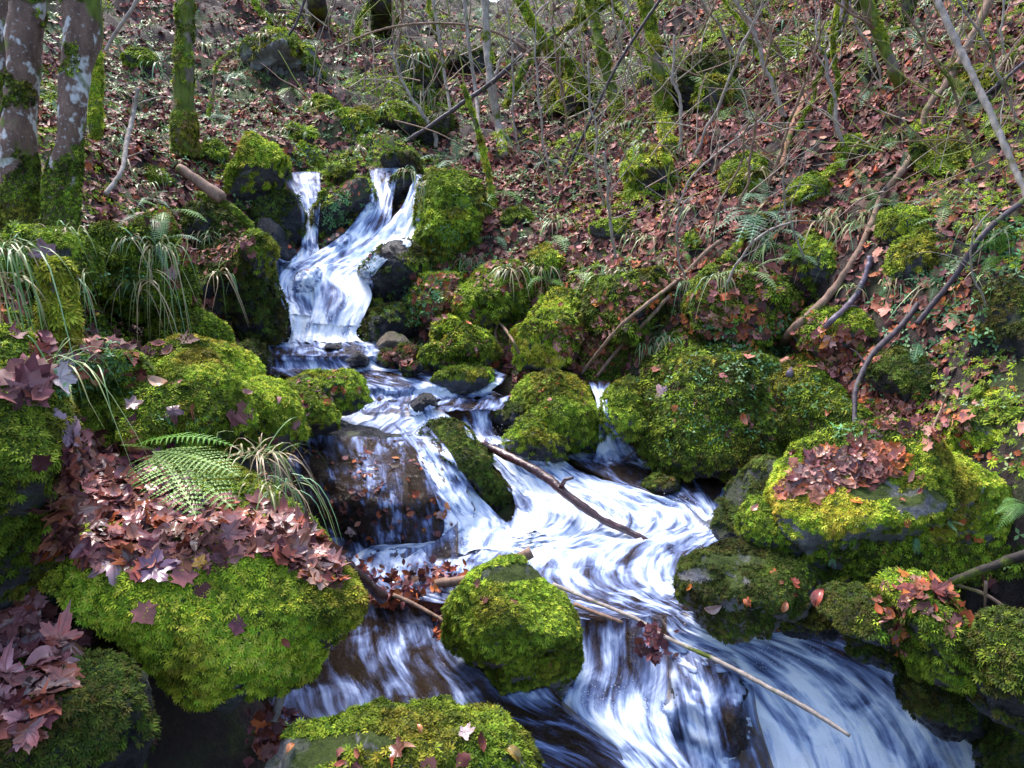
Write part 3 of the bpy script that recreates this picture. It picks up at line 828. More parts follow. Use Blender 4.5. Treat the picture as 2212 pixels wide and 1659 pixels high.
B('dark_boulder', 'dark wet boulder where the left bank meets the upper pool', [(490, 750), (525, 732), (560, 750), (580, 790), (570, 810), (520, 815)], 5.85, .25, .35, MD, M_ROCKD, 13)
# around the upper falls
B('rock_wall', 'dark mossy rock face left of the waterfall with a leafy top', [(385, 560), (430, 520), (520, 498), (550, 530), (575, 600), (588, 660), (592, 725), (530, 745), (470, 740), (425, 670)], 6.6, .55, .62, MD, M_ROCKD, 14, lean=.15, cat='rock face', dens=1.1)
B('mossy_boulder', 'bright mossy hump on the right end of the leafy ledge left of the waterfall', [(520, 530), (540, 500), (575, 515), (590, 560), (570, 600), (530, 590)], 6.4, .25, .95, MM, M_ROCK, 15)
B('mossy_boulder', 'dark mossy boulder under the broken log left of the waterfall', [(365, 510), (430, 445), (475, 440), (515, 480), (520, 520), (440, 535)], 7.1, .35, .8, MD, M_ROCKD, 16)
B('mossy_boulder', 'tall bright yellow green boulder standing left of the waterfall lip', [(503, 360), (545, 298), (575, 310), (615, 342), (612, 370), (585, 420), (550, 445), (515, 425)], 7.9, .45, 1.0, MB_, M_ROCK, 17, dens=1.3)
B('grey_rock', 'grey rock with orange patches behind the left lip of the waterfall', [(595, 340), (640, 318), (690, 332), (700, 365), (640, 372), (600, 370)], 9.2, .3, .4, MM, M_ROCKG, 18, cat='rock')
B('dark_boulder', 'dark wet boulder left of the narrow thread of falling water', [(545, 490), (575, 435), (610, 410), (640, 432), (652, 480), (648, 540), (590, 540), (550, 520)], 7.9, .35, .35, MD, M_ROCKW, 19)
B('dark_boulder', 'two lobed dark stone below the wet boulder beside the falling thread', [(540, 510), (565, 480), (600, 480), (625, 520), (640, 560), (580, 570), (550, 545)], 7.5, .22, .2, MD, M_ROCKW, 20)
B('wet_rock', 'leaf topped dark rock dividing the upper waterfall in two', [(683, 520), (688, 440), (735, 395), (790, 378), (806, 395), (775, 465), (720, 530), (690, 560)], 8.15, .35, .28, MM + MD, M_ROCKD, 21, cat='rock')
B('mossy_rock', 'small mossy rock on the lip between the two upper falls', [(698, 380), (730, 352), (762, 365), (755, 392), (710, 400)], 8.7, .2, 1.0, MM, M_ROCK, 22, cat='rock')
B('dark_rock', 'dark rock above the middle of the waterfall lip', [(820, 350), (850, 330), (900, 335), (920, 370), (880, 385), (850, 370)], 8.9, .3, .4, MD, M_ROCKD, 23, cat='rock')
B('wet_rock', 'wet rock rib standing between the two right hand falls', [(850, 380), (880, 372), (900, 395), (880, 430), (850, 470), (846, 420)], 8.45, .2, .1, MD, M_ROCKW, 24, cat='rock')
B('moss_wall', 'tall moss curtained rock wall right of the waterfall', [(905, 410), (925, 375), (980, 370), (1030, 400), (1048, 470), (1030, 560), (1010, 610), (940, 605), (900, 570), (897, 480)], 7.6, .5, 1.0, MM, M_ROCK, 25, lean=.3, cat='rock face', dens=1.2, minup=-.8)
B('wet_boulder', 'blue grey wet boulder right of the white foot of the waterfall', [(782, 590), (815, 545), (870, 520), (905, 530), (915, 600), (890, 660), (830, 655), (800, 630)], 7.15, .35, .1, MD, M_ROCKW, 26)
B('wet_boulder', 'low dark boulder at the right foot of the waterfall', [(760, 730), (785, 675), (840, 645), (900, 670), (930, 715), (900, 745), (800, 748)], 6.95, .3, .3, MD, M_ROCKW, 27)
B('leafy_mound', 'plant and leaf covered mound right of the waterfall foot', [(865, 650), (890, 605), (940, 588), (1000, 600), (1015, 660), (985, 705), (900, 715)], 6.95, .35, .6, MM, M_ROCK, 28, cat='mound')
B('mossy_boulder', 'small bright cushion shaped boulder at the right edge of the upper pool', [(922, 715), (955, 688), (995, 700), (1010, 730), (960, 745), (925, 740)], 6.5, .2, 1.0, MB_, M_ROCK, 29)
B('flat_rock', 'flat yellow mossy slab right of the upper pool', [(905, 770), (960, 740), (1060, 728), (1080, 765), (1040, 795), (940, 800)], 6.25, .3, .7, MB_, M_ROCK, 30, cat='rock', rough=.08)
B('flat_rock', 'flat half bare mossy rock in the second step of the stream', [(935, 825), (985, 790), (1040, 790), (1088, 822), (1060, 842), (960, 846)], 5.95, .25, .6, MM, M_ROCK, 31, cat='rock', rough=.09)
B('round_stone', 'smooth tan stone beside the upper pool', [(812, 745), (830, 722), (860, 720), (885, 742), (865, 756), (825, 756)], 6.6, .12, 0, MM, M_STONE, 32, cat='stone', rough=.05)
for k, (o, d, l) in enumerate([([(745, 780), (770, 765), (795, 780), (780, 795)], 6.25, 'small black stone in the first step of the stream'), ([(800, 780), (850, 755), (905, 765), (890, 790), (840, 795)], 6.3, 'leaf caught dark rock right of the first step'),
                               ([(862, 795), (890, 782), (918, 795), (900, 808), (870, 808)], 6.05, 'little mossy black stone in the second pool'), ([(875, 880), (895, 856), (935, 858), (945, 875), (920, 890)], 5.5, 'shiny red brown stone in the middle of the third pool'),
                               ([(690, 755), (715, 742), (740, 752), (720, 765)], 6.6, 'tiny dark stone at the near side of the upper pool')]):
    B('stream_stone', l, o, d, .13, .35 if k in (1, 2) else 0, MD, M_ROCKW, 33 + k, cat='stone')
B('wet_rock', 'small black rock splitting the white water in the upper waterfall', [(640, 600), (655, 575), (690, 580), (700, 610), (680, 640), (648, 640)], 7.28, .14, 0, MD, M_ROCKW, 81, cat='stone')
B('wet_rock', 'black rock shoulder where the two upper falls join', [(700, 548), (715, 520), (760, 505), (775, 520), (740, 545)], 7.85, .14, 0, MD, M_ROCKW, 82, cat='stone')
B('wet_rock', 'black stone at the left foot of the upper waterfall', [(575, 735), (590, 690), (615, 680), (632, 720), (625, 742)], 6.95, .14, 0, MD, M_ROCKW, 83, cat='stone')
B('stream_stone', 'low wet stone parting the left rapid above the black wet boulder', [(690, 935), (720, 915), (760, 925), (740, 945)], 4.9, .1, 0, MD, M_ROCKW, 84, cat='stone')
B('stream_stone', 'mossy little stone at the outlet of the brown pool', [(1560, 1095), (1590, 1078), (1625, 1095), (1600, 1115)], 4.5, .1, .4, MD, M_ROCKD, 85, cat='stone')
B('stream_stone', 'black stone lump at the right side of the front rapid', [(1845, 1410), (1880, 1385), (1930, 1400), (1950, 1435), (1890, 1440)], 3.1, .12, .2, MD, M_ROCKW, 86, cat='stone')
B('mossy_rock', 'dark mossy rock low on the right bank of the front rapid', [(1960, 1500), (1990, 1440), (2060, 1480), (2130, 1540), (2150, 1600), (2060, 1580)], 3.0, .2, .5, MD, M_ROCKD, 87, cat='rock')
B('dark_boulder', 'black dripping boulder in the bottom right corner', [(2170, 1620), (2190, 1570), (2240, 1540), (2320, 1570), (2320, 1760), (2180, 1760)], 2.75, .25, .35, MD, M_ROCKD, 88)
B('dark_ledge', 'dark wet ledge under the leaf at the right side of the third pool', [(1055, 900), (1080, 882), (1150, 885), (1190, 910), (1150, 930), (1080, 935)], 5.55, .25, .2, MD, M_ROCKW, 40, cat='rock')
B('mossy_boulder', 'large domed mossy boulder in mid stream left of the little side fall', [(1093, 850), (1140, 805), (1200, 793), (1250, 820), (1290, 880), (1305, 940), (1290, 985), (1220, 995), (1150, 930), (1110, 890)], 5.6, .42, .9, MM, M_ROCK, 41, dens=1.4, minup=-.5)
B('mossy_rock', 'pointed mossy rock standing in front of the domed boulder', [(1095, 960), (1115, 905), (1145, 893), (1180, 925), (1222, 990), (1180, 1005), (1110, 990)], 5.15, .25, .6, MM, M_ROCKD, 42, cat='rock')
B('mossy_slab', 'long narrow mossy slab lying between the two white cascades', [(905, 935), (950, 905), (995, 905), (1025, 955), (1060, 1020), (1120, 1085), (1135, 1130), (1085, 1135), (1040, 1060), (985, 1000), (930, 970)], 4.85, .25, .7, MD, M_ROCKD, 43, cat='rock', rough=.09, centre=(1015, 1005))
B('wet_boulder', 'broad black wet boulder with a thin veil of water and stuck leaves', [(560, 1000), (600, 945), (700, 930), (830, 935), (930, 950), (985, 1000), (1020, 1090), (1015, 1195), (900, 1225), (740, 1215), (640, 1160), (575, 1080)], 4.45, .42, 0, MD, M_ROCKW, 44, lean=.5, rough=.09)
B('mossy_boulder', 'steep mossy boulder with a bare grey top standing in the front pool', [(965, 1330), (1000, 1275), (1055, 1228), (1120, 1215), (1185, 1265), (1235, 1335), (1252, 1385), (1245, 1450), (1200, 1520), (1130, 1500), (1050, 1440), (965, 1400)], 3.2, .3, .95, MM, M_ROCKG, 45, bare=((1105, 1240, 62, 24),), dens=1.5, minup=-.6, rough=.1)
B('mossy_boulder', 'flat topped mossy boulder with pale rock patches at the bottom edge', [(560, 1670), (590, 1610), (680, 1575), (850, 1558), (1000, 1562), (1080, 1590), (1140, 1650), (1170, 1760), (1000, 1850), (650, 1850)], 1.95, .3, .78, MM, M_ROCKG, 46, bare=((640, 1625, 90, 34), (780, 1600, 80, 18), (610, 1670, 60, 40)), dens=1.5, centre=(860, 1700))
B('mossy_boulder', 'low dark boulder with a bare grey stripe at the right of the front rapid', [(1462, 1260), (1495, 1210), (1560, 1183), (1650, 1188), (1730, 1222), (1780, 1275), (1765, 1320), (1690, 1330), (1600, 1345), (1500, 1345), (1462, 1310)], 3.35, .33, .55, MD, M_ROCKG, 47, bare=((1590, 1210, 75, 16), (1510, 1240, 40, 14)), dens=1.2)
B('dark_boulder', 'smooth dark boulder leaning on the left side of the largest boulder', [(1548, 1175), (1575, 1080), (1620, 1020), (1680, 995), (1715, 1060), (1700, 1180), (1620, 1205)], 3.95, .3, .55, MD, M_ROCKD, 48)
B('mossy_rock', 'small two toned rock wedged between the dark and the largest boulder', [(1608, 1150), (1620, 1095), (1660, 1080), (1720, 1120), (1730, 1180), (1660, 1190)], 3.55, .2, .7, MM, M_ROCK, 49, cat='rock')
B('mossy_boulder', 'largest boulder ridge shaped and mossy with leaves heaped on its left shoulder', [(1670, 1075), (1720, 1010), (1850, 950), (1960, 925), (2040, 945), (2110, 1000), (2195, 1080), (2215, 1170), (2130, 1215), (2030, 1250), (1900, 1245), (1790, 1260), (1720, 1215), (1680, 1150)], 3.5, .5, .9, MB_, M_ROCKG, 50, bare=((1880, 1055, 60, 26), (1990, 1085, 60, 30), (1760, 1040, 40, 12)), dens=1.5, lean=.2)
B('mossy_boulder', 'pointed mossy boulder with a bare grey tip behind the largest one', [(2080, 985), (2088, 905), (2120, 875), (2165, 920), (2225, 975), (2230, 1040), (2150, 1060), (2100, 1030)], 3.75, .25, .85, MB_, M_ROCKG, 51, bare=((2128, 905, 34, 26),), dens=1.3)
B('mossy_boulder', 'tall mossy boulder with red leaves on top at the lower right bank', [(1905, 1285), (1960, 1250), (2040, 1258), (2105, 1330), (2150, 1440), (2160, 1530), (2060, 1530), (1980, 1450), (1930, 1370)], 2.85, .3, 1.0, MM, M_ROCK, 52, dens=1.5, minup=-.7)
B('mossy_rock', 'low brown green rock strewn with leaves left of the tall lower right boulder', [(1775, 1310), (1830, 1278), (1900, 1295), (1985, 1345), (2000, 1410), (1930, 1420), (1840, 1360)], 3.0, .22, .6, MD, M_ROCKD, 53, cat='rock')
B('mossy_boulder', 'dark mossy boulder cut off by the right edge near the bottom', [(2145, 1480), (2165, 1380), (2220, 1330), (2320, 1360), (2330, 1560), (2230, 1600), (2160, 1580)], 2.5, .28, .9, MD, M_ROCKD, 54)
B('dark_rock', 'dark low rock at the water edge beneath the grey striped boulder', [(1680, 1345), (1720, 1315), (1790, 1325), (1810, 1355), (1750, 1370)], 3.3, .15, .4, MD, M_ROCKW, 55, cat='rock')
B('wet_boulder', 'black boulder under the thin blue veil in the front rapid', [(1450, 1500), (1465, 1430), (1510, 1405), (1580, 1440), (1615, 1530), (1620, 1700), (1460, 1700)], 3.2, .25, 0, MD, M_ROCKW, 56)
B('wet_rock', 'dark half drowned stone in the white water left of the sunken branch end', [(1085, 1200), (1120, 1165), (1175, 1165), (1205, 1195), (1180, 1225), (1110, 1225)], 4.25, .15, 0, MD, M_ROCKW, 57, cat='stone')
B('wet_rock', 'black stone under the spray at the right end of the wet ledge', [(1395, 1040), (1430, 1028), (1465, 1050), (1450, 1080), (1405, 1075)], 4.85, .15, .3, MD, M_ROCKD, 58, cat='stone')
B('dark_boulder', 'dark boulder in the bottom left corner under wet leaves', [(-60, 1520), (0, 1450), (100, 1470), (200, 1500), (270, 1570), (260, 1750), (-60, 1780)], 1.75, .3, .8, MD, M_ROCKD, 59, dens=1.2)
B('grey_rock', 'dim grey flat stone on the stream bed under the overhanging moss', [(540, 1640), (300, 1640), (330, 1570), (400, 1540), (480, 1550), (540, 1590)], 2.55, .15, .1, MD, M_ROCKD, 60, cat='stone')
B('dark_boulder', 'shaded rock filling the hollow below the leaf pile at far left', [(-40, 1260), (60, 1200), (140, 1230), (180, 1330), (240, 1420), (150, 1480), (0, 1480)], 2.3, .25, .3, MD, M_ROCKD, 61)
# right bank
B('mossy_boulder', 'narrow mossy boulder right beside the little side fall', [(1305, 900), (1325, 835), (1370, 812), (1400, 860), (1400, 930), (1350, 950), (1315, 930)], 5.3, .3, .95, MM, M_ROCK, 62, lean=.75, dens=1.2)
B('moss_wall', 'big moss covered bank boulder above the quiet brown pool', [(1385, 860), (1400, 780), (1440, 740), (1520, 690), (1620, 680), (1690, 760), (1705, 900), (1690, 990), (1560, 1000), (1430, 985), (1390, 930)], 5.25, .5, .9, MM + MD, M_ROCKD, 63, lean=.75, dens=1.4, cat='rock face')
B('moss_wall', 'ivy hung mossy boulder right of the quiet brown pool under the bent purple branch', [(1660, 830), (1740, 770), (1840, 800), (1925, 860), (1940, 930), (1860, 975), (1740, 985), (1680, 930)], 4.95, .42, .85, MM + MD, M_ROCKD, 64, lean=.75, dens=1.3, cat='rock face')
B('rock_overhang', 'dark mossy overhang with a small hanging fern on the right bank', [(1890, 800), (1930, 740), (2040, 700), (2120, 740), (2150, 820), (2090, 870), (1960, 870)], 4.6, .35, .7, MD, M_ROCKD, 65, lean=.75, dens=1.1, cat='rock face')
B('dark_rock', 'bare grey rock knob in shade at the right edge', [(2120, 790), (2125, 680), (2170, 600), (2260, 590), (2300, 800), (2200, 860)], 4.1, .3, .4, MD, M_ROCKD, 66, cat='rock')
B('mossy_boulder', 'mossy boulder with leaf line above the pointed boulder at the right edge', [(2110, 870), (2140, 830), (2230, 820), (2290, 860), (2280, 940), (2170, 935)], 4.0, .25, .9, MM, M_ROCK, 67, dens=1.2)
B('mossy_boulder', 'two humped bright mossy boulder in the middle of the right bank', [(1118, 740), (1125, 680), (1165, 645), (1210, 633), (1250, 655), (1262, 710), (1240, 770), (1200, 810), (1145, 800)], 6.2, .35, 1.0, MB_, M_ROCK, 68, lean=.75, dens=1.3)
B('mossy_mound', 'grass topped mossy bank left of the two humped boulder', [(995, 690), (1005, 610), (1060, 565), (1125, 590), (1140, 660), (1110, 715), (1040, 725)], 6.75, .4, .95, MM, M_ROCK, 69, lean=.75, dens=1.2, cat='mound')
B('mossy_mound', 'mossy ledge under hanging grass right of the two humped boulder', [(1265, 690), (1275, 610), (1370, 570), (1480, 590), (1500, 680), (1430, 730), (1320, 740)], 6.15, .4, .85, MM + MD, M_ROCKD, 70, lean=.75, dens=1.2, cat='mound')
B('mossy_mound', 'mossy ledge below the pale fern on the right bank', [(1490, 680), (1510, 590), (1600, 550), (1710, 590), (1730, 680), (1640, 735), (1540, 735)], 5.75, .4, .8, MM + MD, M_ROCKD, 71, lean=.75, dens=1.2, cat='mound')
B('mossy_mound', 'small mossy step in the leaves above the bent purple branch', [(1740, 740), (1760, 680), (1850, 650), (1930, 690), (1920, 770), (1820, 800)], -.15, .3, .6, MM, M_ROCK, 72, lean=.75, cat='mound')
B('mossy_boulder', 'isolated bright mossy boulder halfway up the right slope', [(1350, 340), (1385, 308), (1440, 318), (1475, 360), (1460, 400), (1410, 460), (1385, 455), (1365, 400)], -.12, .4, .95, MB_, M_ROCK, 73, dens=1.3, minup=-.8)
B('mossy_boulder', 'yellow green mossy boulder above the waterfall on the far side', [(815, 290), (845, 235), (890, 222), (930, 250), (945, 300), (900, 335), (840, 330)], -.35, .7, .85, MB_, M_ROCK, 74)
B('dark_boulder', 'dark rock right of the yellow green boulder above the waterfall', [(900, 330), (920, 265), (965, 250), (985, 300), (960, 345)], -.3, .5, .3, MD, M_ROCKD, 75)
B('grey_outcrop', 'grey cracked outcrop high on the left slope', [(515, 130), (550, 75), (620, 60), (690, 95), (695, 150), (660, 200), (590, 215), (540, 190)], -.35, .9, .45, MM, M_ROCKG, 76, cat='outcrop', rough=.2)
B('mossy_boulder', 'curved mossy ledge high above the waterfall', [(855, 150), (880, 115), (940, 120), (945, 180), (925, 215), (870, 190)], -.4, .8, .7, MM, M_ROCK, 77)
B('mossy_mound', 'steep green mossy mound at the root of the leaning mossy trunks', [(1165, 300), (1180, 215), (1225, 155), (1275, 180), (1285, 250), (1240, 310)], -.35, .7, .95, MB_, M_ROCK, 78, cat='mound')
B('rock_wall', 'shaded mossy rock step high on the right slope', [(1460, 250), (1465, 150), (1510, 120), (1580, 150), (1590, 230), (1530, 285)], -.2, .5, .7, MD, M_ROCKD, 79, cat='rock face')
B('dark_rock', 'far dark rock step between the bare saplings', [(965, 160), (985, 115), (1050, 110), (1075, 150), (1030, 180)], -.4, .8, .4, MD, M_ROCKD, 80, cat='rock')

rs_ = random.Random(21)
for k, (bx, by) in enumerate([(300, 130), (700, 230), (455, 330), (330, 390), (1120, 470), (1180, 560), (1330, 500), (1500, 520), (1600, 380), (1760, 420), (1850, 330), (1560, 200), (1700, 120), (2050, 340), (2150, 520), (2000, 560), (1780, 560), (1420, 170), (770, 260), (640, 290), (1970, 480), (2120, 180)]):
    sz = rs_.uniform(26, 52) * (1.25 if bx > 1500 and by > 250 else .9)
    ol = [(bx + sz * rs_.uniform(.7, 1.25) * math.cos(a) * 1.2, by + sz * rs_.uniform(.6, 1.1) * math.sin(a)) for a in [j * .8976 for j in range(7)]]
    B('mossy_rock', 'mossy rock half buried among the leaves of the slope', ol, -.06, rs_.uniform(.14, .22), rs_.uniform(.7, .95), MM, M_ROCK, 100 + k, cat='rock', lean=.6, group='half buried mossy rocks on the slope')

# ------------------------------------------------------------------ one ray-casting tree of ground and boulders
tq = np.concatenate([tf[:, [0, 1, 2]], tf[:, [0, 2, 3]]])
sel = (tv[:, 0] > -9) & (tv[:, 0] < 11) & (tv[:, 1] < 26)
tq = tq[sel[tq].all(1)]
to_bvh(tv, tq)
allV = np.concatenate(BV); allF = np.concatenate(BF)
bvh = BVHTree.FromPolygons(allV.tolist(), allF.tolist(), all_triangles=True)
rockbvh = BVHTree.FromPolygons(np.concatenate(BV[:-1]).tolist(), np.concatenate(BF[:-1]).tolist(), all_triangles=True)


def hit(px, py, tree=None):
    r = ray(px, py)
    h = (tree or bvh).ray_cast(Vector((0, 0, 0)), Vector(r.tolist()).normalized())
    if h[0] is None:
        return None, None
    return np.array(h[0]), np.array(h[1])


def on(px, py, lift=0.0):
    h, n = hit(px, py)
    if h is None:
        return P(px, py, 20.)
    return h * (1 - lift / np.linalg.norm(h))


# ------------------------------------------------------------------ water surfaces
DRAPE = {'wet_sheet', 'thin_veil', 'side_cascade', 'rock_veil', 'left_rapid', 'plunge_fall', 'middle_fall', 'right_fall', 'left_fall', 'side_fall', 'front_rapid', 'main_rapid', 'ledge_fall'}
SOFT = {'main_rapid', 'front_rapid', 'left_rapid'}
WN = {'left_fall': 'waterfall', 'middle_fall': 'waterfall', 'right_fall': 'waterfall', 'plunge_fall': 'waterfall', 'ledge_fall': 'waterfall', 'side_fall': 'waterfall', 'front_fall': 'waterfall',
      'thin_veil': 'waterfall', 'wet_sheet': 'waterfall', 'rock_veil': 'waterfall', 'side_cascade': 'waterfall'}
for nm, (V, fo, u) in ribbons.items():
    n, k = V.shape[:2]
    Q = V.reshape(-1, 3).copy()
    mid = V[:, k // 2]
    seg = np.linalg.norm(np.diff(mid, axis=0), axis=1)
    along = np.concatenate([[0], np.cumsum(seg)])
    wid = np.linalg.norm(V[:, -1] - V[:, 0], axis=1)
    wm = wid.mean()
    U = ((u[None] - .5) * (0.5 * wid[:, None] + 0.5 * wm)); A = np.repeat(along[:, None], k, 1)
    so = (sum(map(ord, nm)) % 97) * 1.7
    flow = np.stack([U.ravel() + so, A.ravel() + so * .5, np.zeros(n * k)], 1)
    du = V[:, -1] - V[:, 0]
    dv = np.gradient(mid, axis=0)
    nn = norm(np.cross(du, dv)); nn[nn[:, 2] < 0] *= -1
    nn = np.repeat(nn[:, None], k, 1).reshape(-1, 3)
    foam = np.repeat(fo[:, None], k, 1).ravel()
    slope = np.repeat(np.clip(-np.gradient(mid[:, 2]) / np.maximum(np.gradient(along), 1e-4), 0, 1)[:, None], k, 1).ravel()
    amp = 0.007 + 0.05 * np.clip(foam - .25, 0, 1)
    dis = amp * (0.9 * fbm(flow * np.array([7, 2.2, 1]), 4, 3) + .55 * fbm(flow * np.array([26, 4., 1]), 6, 3)) + amp * .8 * (1 - slope) * fbm(flow * np.array([13, 11, 1]), 8, 4)
    Q = Q + nn * dis[:, None]
    if nm in DRAPE:
        dd = np.linalg.norm(Q, axis=1)
        lim = 0.12 if nm in SOFT else 0.6
        for i in range(len(Q)):
            h = rockbvh.ray_cast(Vector((0, 0, 0)), Vector((Q[i] / dd[i]).tolist()))
            if h[0] is not None and h[3] < dd[i] + 0.01 and dd[i] - h[3] < lim:
                Q[i] *= (h[3] - 0.012 - .01 * abs(dis[i]) / .02) / dd[i]
    edge = np.minimum(u, 1 - u)[None] * wid[:, None]
    ef = np.clip(edge / 0.03, 0, 1).ravel()
    lat = fbm(flow * np.array([4.5, 1.2, 1]), 12, 3)
    foam2 = foam - (1 - ef) * .25 + .12 * lat
    for i in range(0, len(Q)):
        h = rockbvh.find_nearest(Vector(Q[i].tolist()), 0.09)
        if h[0] is not None and h[3] > .015:
            foam2[i] += (.34 if foam[i] > .3 else .2) * (1 - h[3] / .09)
    ii = np.arange(n * k).reshape(n, k)
    Fq = np.stack([ii[:-1, :-1].ravel(), ii[:-1, 1:].ravel(), ii[1:, 1:].ravel(), ii[1:, :-1].ravel()], 1)
    o = obj(WN.get(nm, 'stream_water'), mesh(nm, Q, Fq, M_WATER, smooth=True, attrs={'flow': flow, 'foam': foam2}))
    o['kind'] = 'structure'

# ------------------------------------------------------------------ leaves
def maple(curl, seed):
    r = random.Random(seed)
    lob = [(0.0, -0.34), (0.12, -0.20), (0.34, -0.24), (0.34, -0.06), (0.52, 0.14), (0.36, 0.18), (0.30, 0.36), (0.17, 0.34), (0.0, 0.56)]
    right = lob[1:-1]
    pts = [lob[0]] + right + [lob[-1]] + [(-x, y) for x, y in reversed(right)]
    ctr = [(0.0, 0.0)]
    v = []
    for x, y in ctr + pts:
        x += r.uniform(-.05, .05); y += r.uniform(-.05, .05)
        rr = math.hypot(x, y)
        z = curl * (rr ** 2) * (1 + .7 * math.sin(3 * math.atan2(y, x) + seed)) + .10 * abs(x)
        v.append((x, y, z))
    n = len(pts)
    f = [(0, 1 + i, 1 + (i + 1) % n) for i in range(n)]
    return np.array(v), np.array(f)


def oval(curl, seed):
    pts = [(0, -.5), (.2, -.25), (.26, .05), (.15, .35), (0, .55), (-.15, .35), (-.26, .05), (-.2, -.25)]
    v = [(0, 0, 0)]
    for x, y in pts:
        v.append((x, y, curl * (y * y) * 1.3 + abs(x) * (.5 + .3 * math.sin(seed)) + .06 * math.sin(seed + y * 7)))
    return np.array(v, float), np.array([(0, 1 + i, 1 + (i + 1) % 8) for i in range(8)])


MAPLES = [maple(c, i) for i, c in enumerate((.3, -.35, .5, -.5, .1, .8))]
OVALS = [oval(c, i) for i, c in enumerate((.5, -.6, 1.0, -1.1))]
LEAFPAL = [(0.32, 0.14, 0.10), (0.25, 0.095, 0.065), (0.18, 0.07, 0.05), (0.40, 0.20, 0.15), (0.13, 0.05, 0.045), (0.35, 0.11, 0.045), (0.22, 0.10, 0.095), (0.44, 0.26, 0.19), (0.28, 0.12, 0.11), (0.10, 0.042, 0.036)]
LEAFRED = [(0.34, 0.09, 0.03), (0.40, 0.13, 0.04), (0.25, 0.075, 0.035), (0.38, 0.18, 0.12), (0.19, 0.055, 0.035), (0.32, 0.14, 0.10), (0.5, 0.19, 0.04)]
LEAFPURP = [(0.17, 0.075, 0.075), (0.12, 0.048, 0.05), (0.24, 0.115, 0.11), (0.08, 0.03, 0.03), (0.24, 0.08, 0.05), (0.30, 0.15, 0.13)]

LEAFPAL = [(a * 1.0, b * .9, c * .92) for a, b, c in LEAFPAL] + [(.06, .022, .02), (.09, .03, .026), (.14, .045, .04)]
LEAFRED = [(a * .95, b * .88, c * .95) for a, b, c in LEAFRED] + [(.10, .03, .022)]
LEAFPURP = [(a * 1.0, b * .86, c * .93) for a, b, c in LEAFPURP]
litter = Bag()


def leaves_at(bag, p, n, size, pal, maplef=.5, flat=.35):
    k = len(p)
    R = frames(n + randdir(k) * flat, randdir(k))
    col = pick(pal, k, .25)
    s = size * RNG.uniform(.65, 1.25, k)
    kind = RNG.random(k) < maplef
    vi = RNG.integers(0, 100, k)
    off = p + n * (0.004 + 0.012 * RNG.random((k, 1)))
    for T, msk in ((MAPLES, kind), (OVALS, ~kind)):
        for j, (a, f) in enumerate(T):
            m_ = msk & (vi % len(T) == j)
            if m_.sum():
                v_, f_, c_ = instance(a, f, off[m_], R[m_], s[m_] * (1.0 if T is MAPLES else .8), col[m_])
                bag.add(v_, f_, c_)


# hillside litter, denser close to the viewer
def scatter_ground(n, y0, y1, power=1.0):
    y = y0 + (y1 - y0) * RNG.random(n) ** power
    half = 0.68 * y + 1.2
    x = (RNG.random(n) * 2 - 1) * half
    return x, y


def wetmask(x, y):
    ix = np.clip(np.round((x - GX0) / GS).astype(int), 1, nx - 2); iy = np.clip(np.round((y - GY0) / GS).astype(int), 1, ny - 2)
    return WATER[iy, ix]


for (n, y0, y1, size) in ((14000, 2.0, 5.5, .085), (62000, 5.5, 10.5, .095), (42000, 10.5, 17, .12), (18000, 17, 30, .16)):
    x, y = scatter_ground(n, y0, y1, .75)
    z = ground(x, y)
    q = np.stack([x, y, z], 1)
    k = ~wetmask(x, y)
    bare = fbm(q * np.array([.9, .9, .9]), 21, 3)
    side = np.where(x < -.12 * y, .10, .62)
    k &= RNG.random(n) < np.clip(.9 + bare * 2.0 + np.where(x < -.12 * y, -.15, .15), .12, 1)
    q = q[k]
    leaves_at(litter, q, gnormal(q[:, 0], q[:, 1]), size, LEAFPAL if True else 0, .55 if y1 < 11 else .2, .55)


def in_poly(px, py, poly):
    poly = np.array(poly, float)
    x, y = poly[:, 0], poly[:, 1]
    r = np.zeros(len(px), bool)
    j = len(poly) - 1
    for i in range(len(poly)):
        c = ((y[i] > py) != (y[j] > py)) & (px < (x[j] - x[i]) * (py - y[i]) / (y[j] - y[i] + 1e-9) + x[i])
        r ^= c
        j = i
    return r


def poly_hits(poly, n, upmin=-1):
    a = np.array(poly, float)
    px = RNG.uniform(a[:, 0].min(), a[:, 0].max(), n * 4); py = RNG.uniform(a[:, 1].min(), a[:, 1].max(), n * 4)
    m_ = in_poly(px, py, poly)
    px, py = px[m_][:n], py[m_][:n]
    jt = RNG.random(len(px)) < .22
    px = px + np.where(jt, RNG.normal(size=len(px)) * 26, 0); py = py + np.where(jt, RNG.normal(size=len(px)) * 18, 0)
    o, nn = [], []
    for x, y in zip(px, py):
        h, k = hit(x, y)
        if h is not None:
            if k @ h > 0:
                k = -k
            if k[2] > upmin:
                o.append(h); nn.append(k)
    return np.array(o).reshape(-1, 3), np.array(nn).reshape(-1, 3)


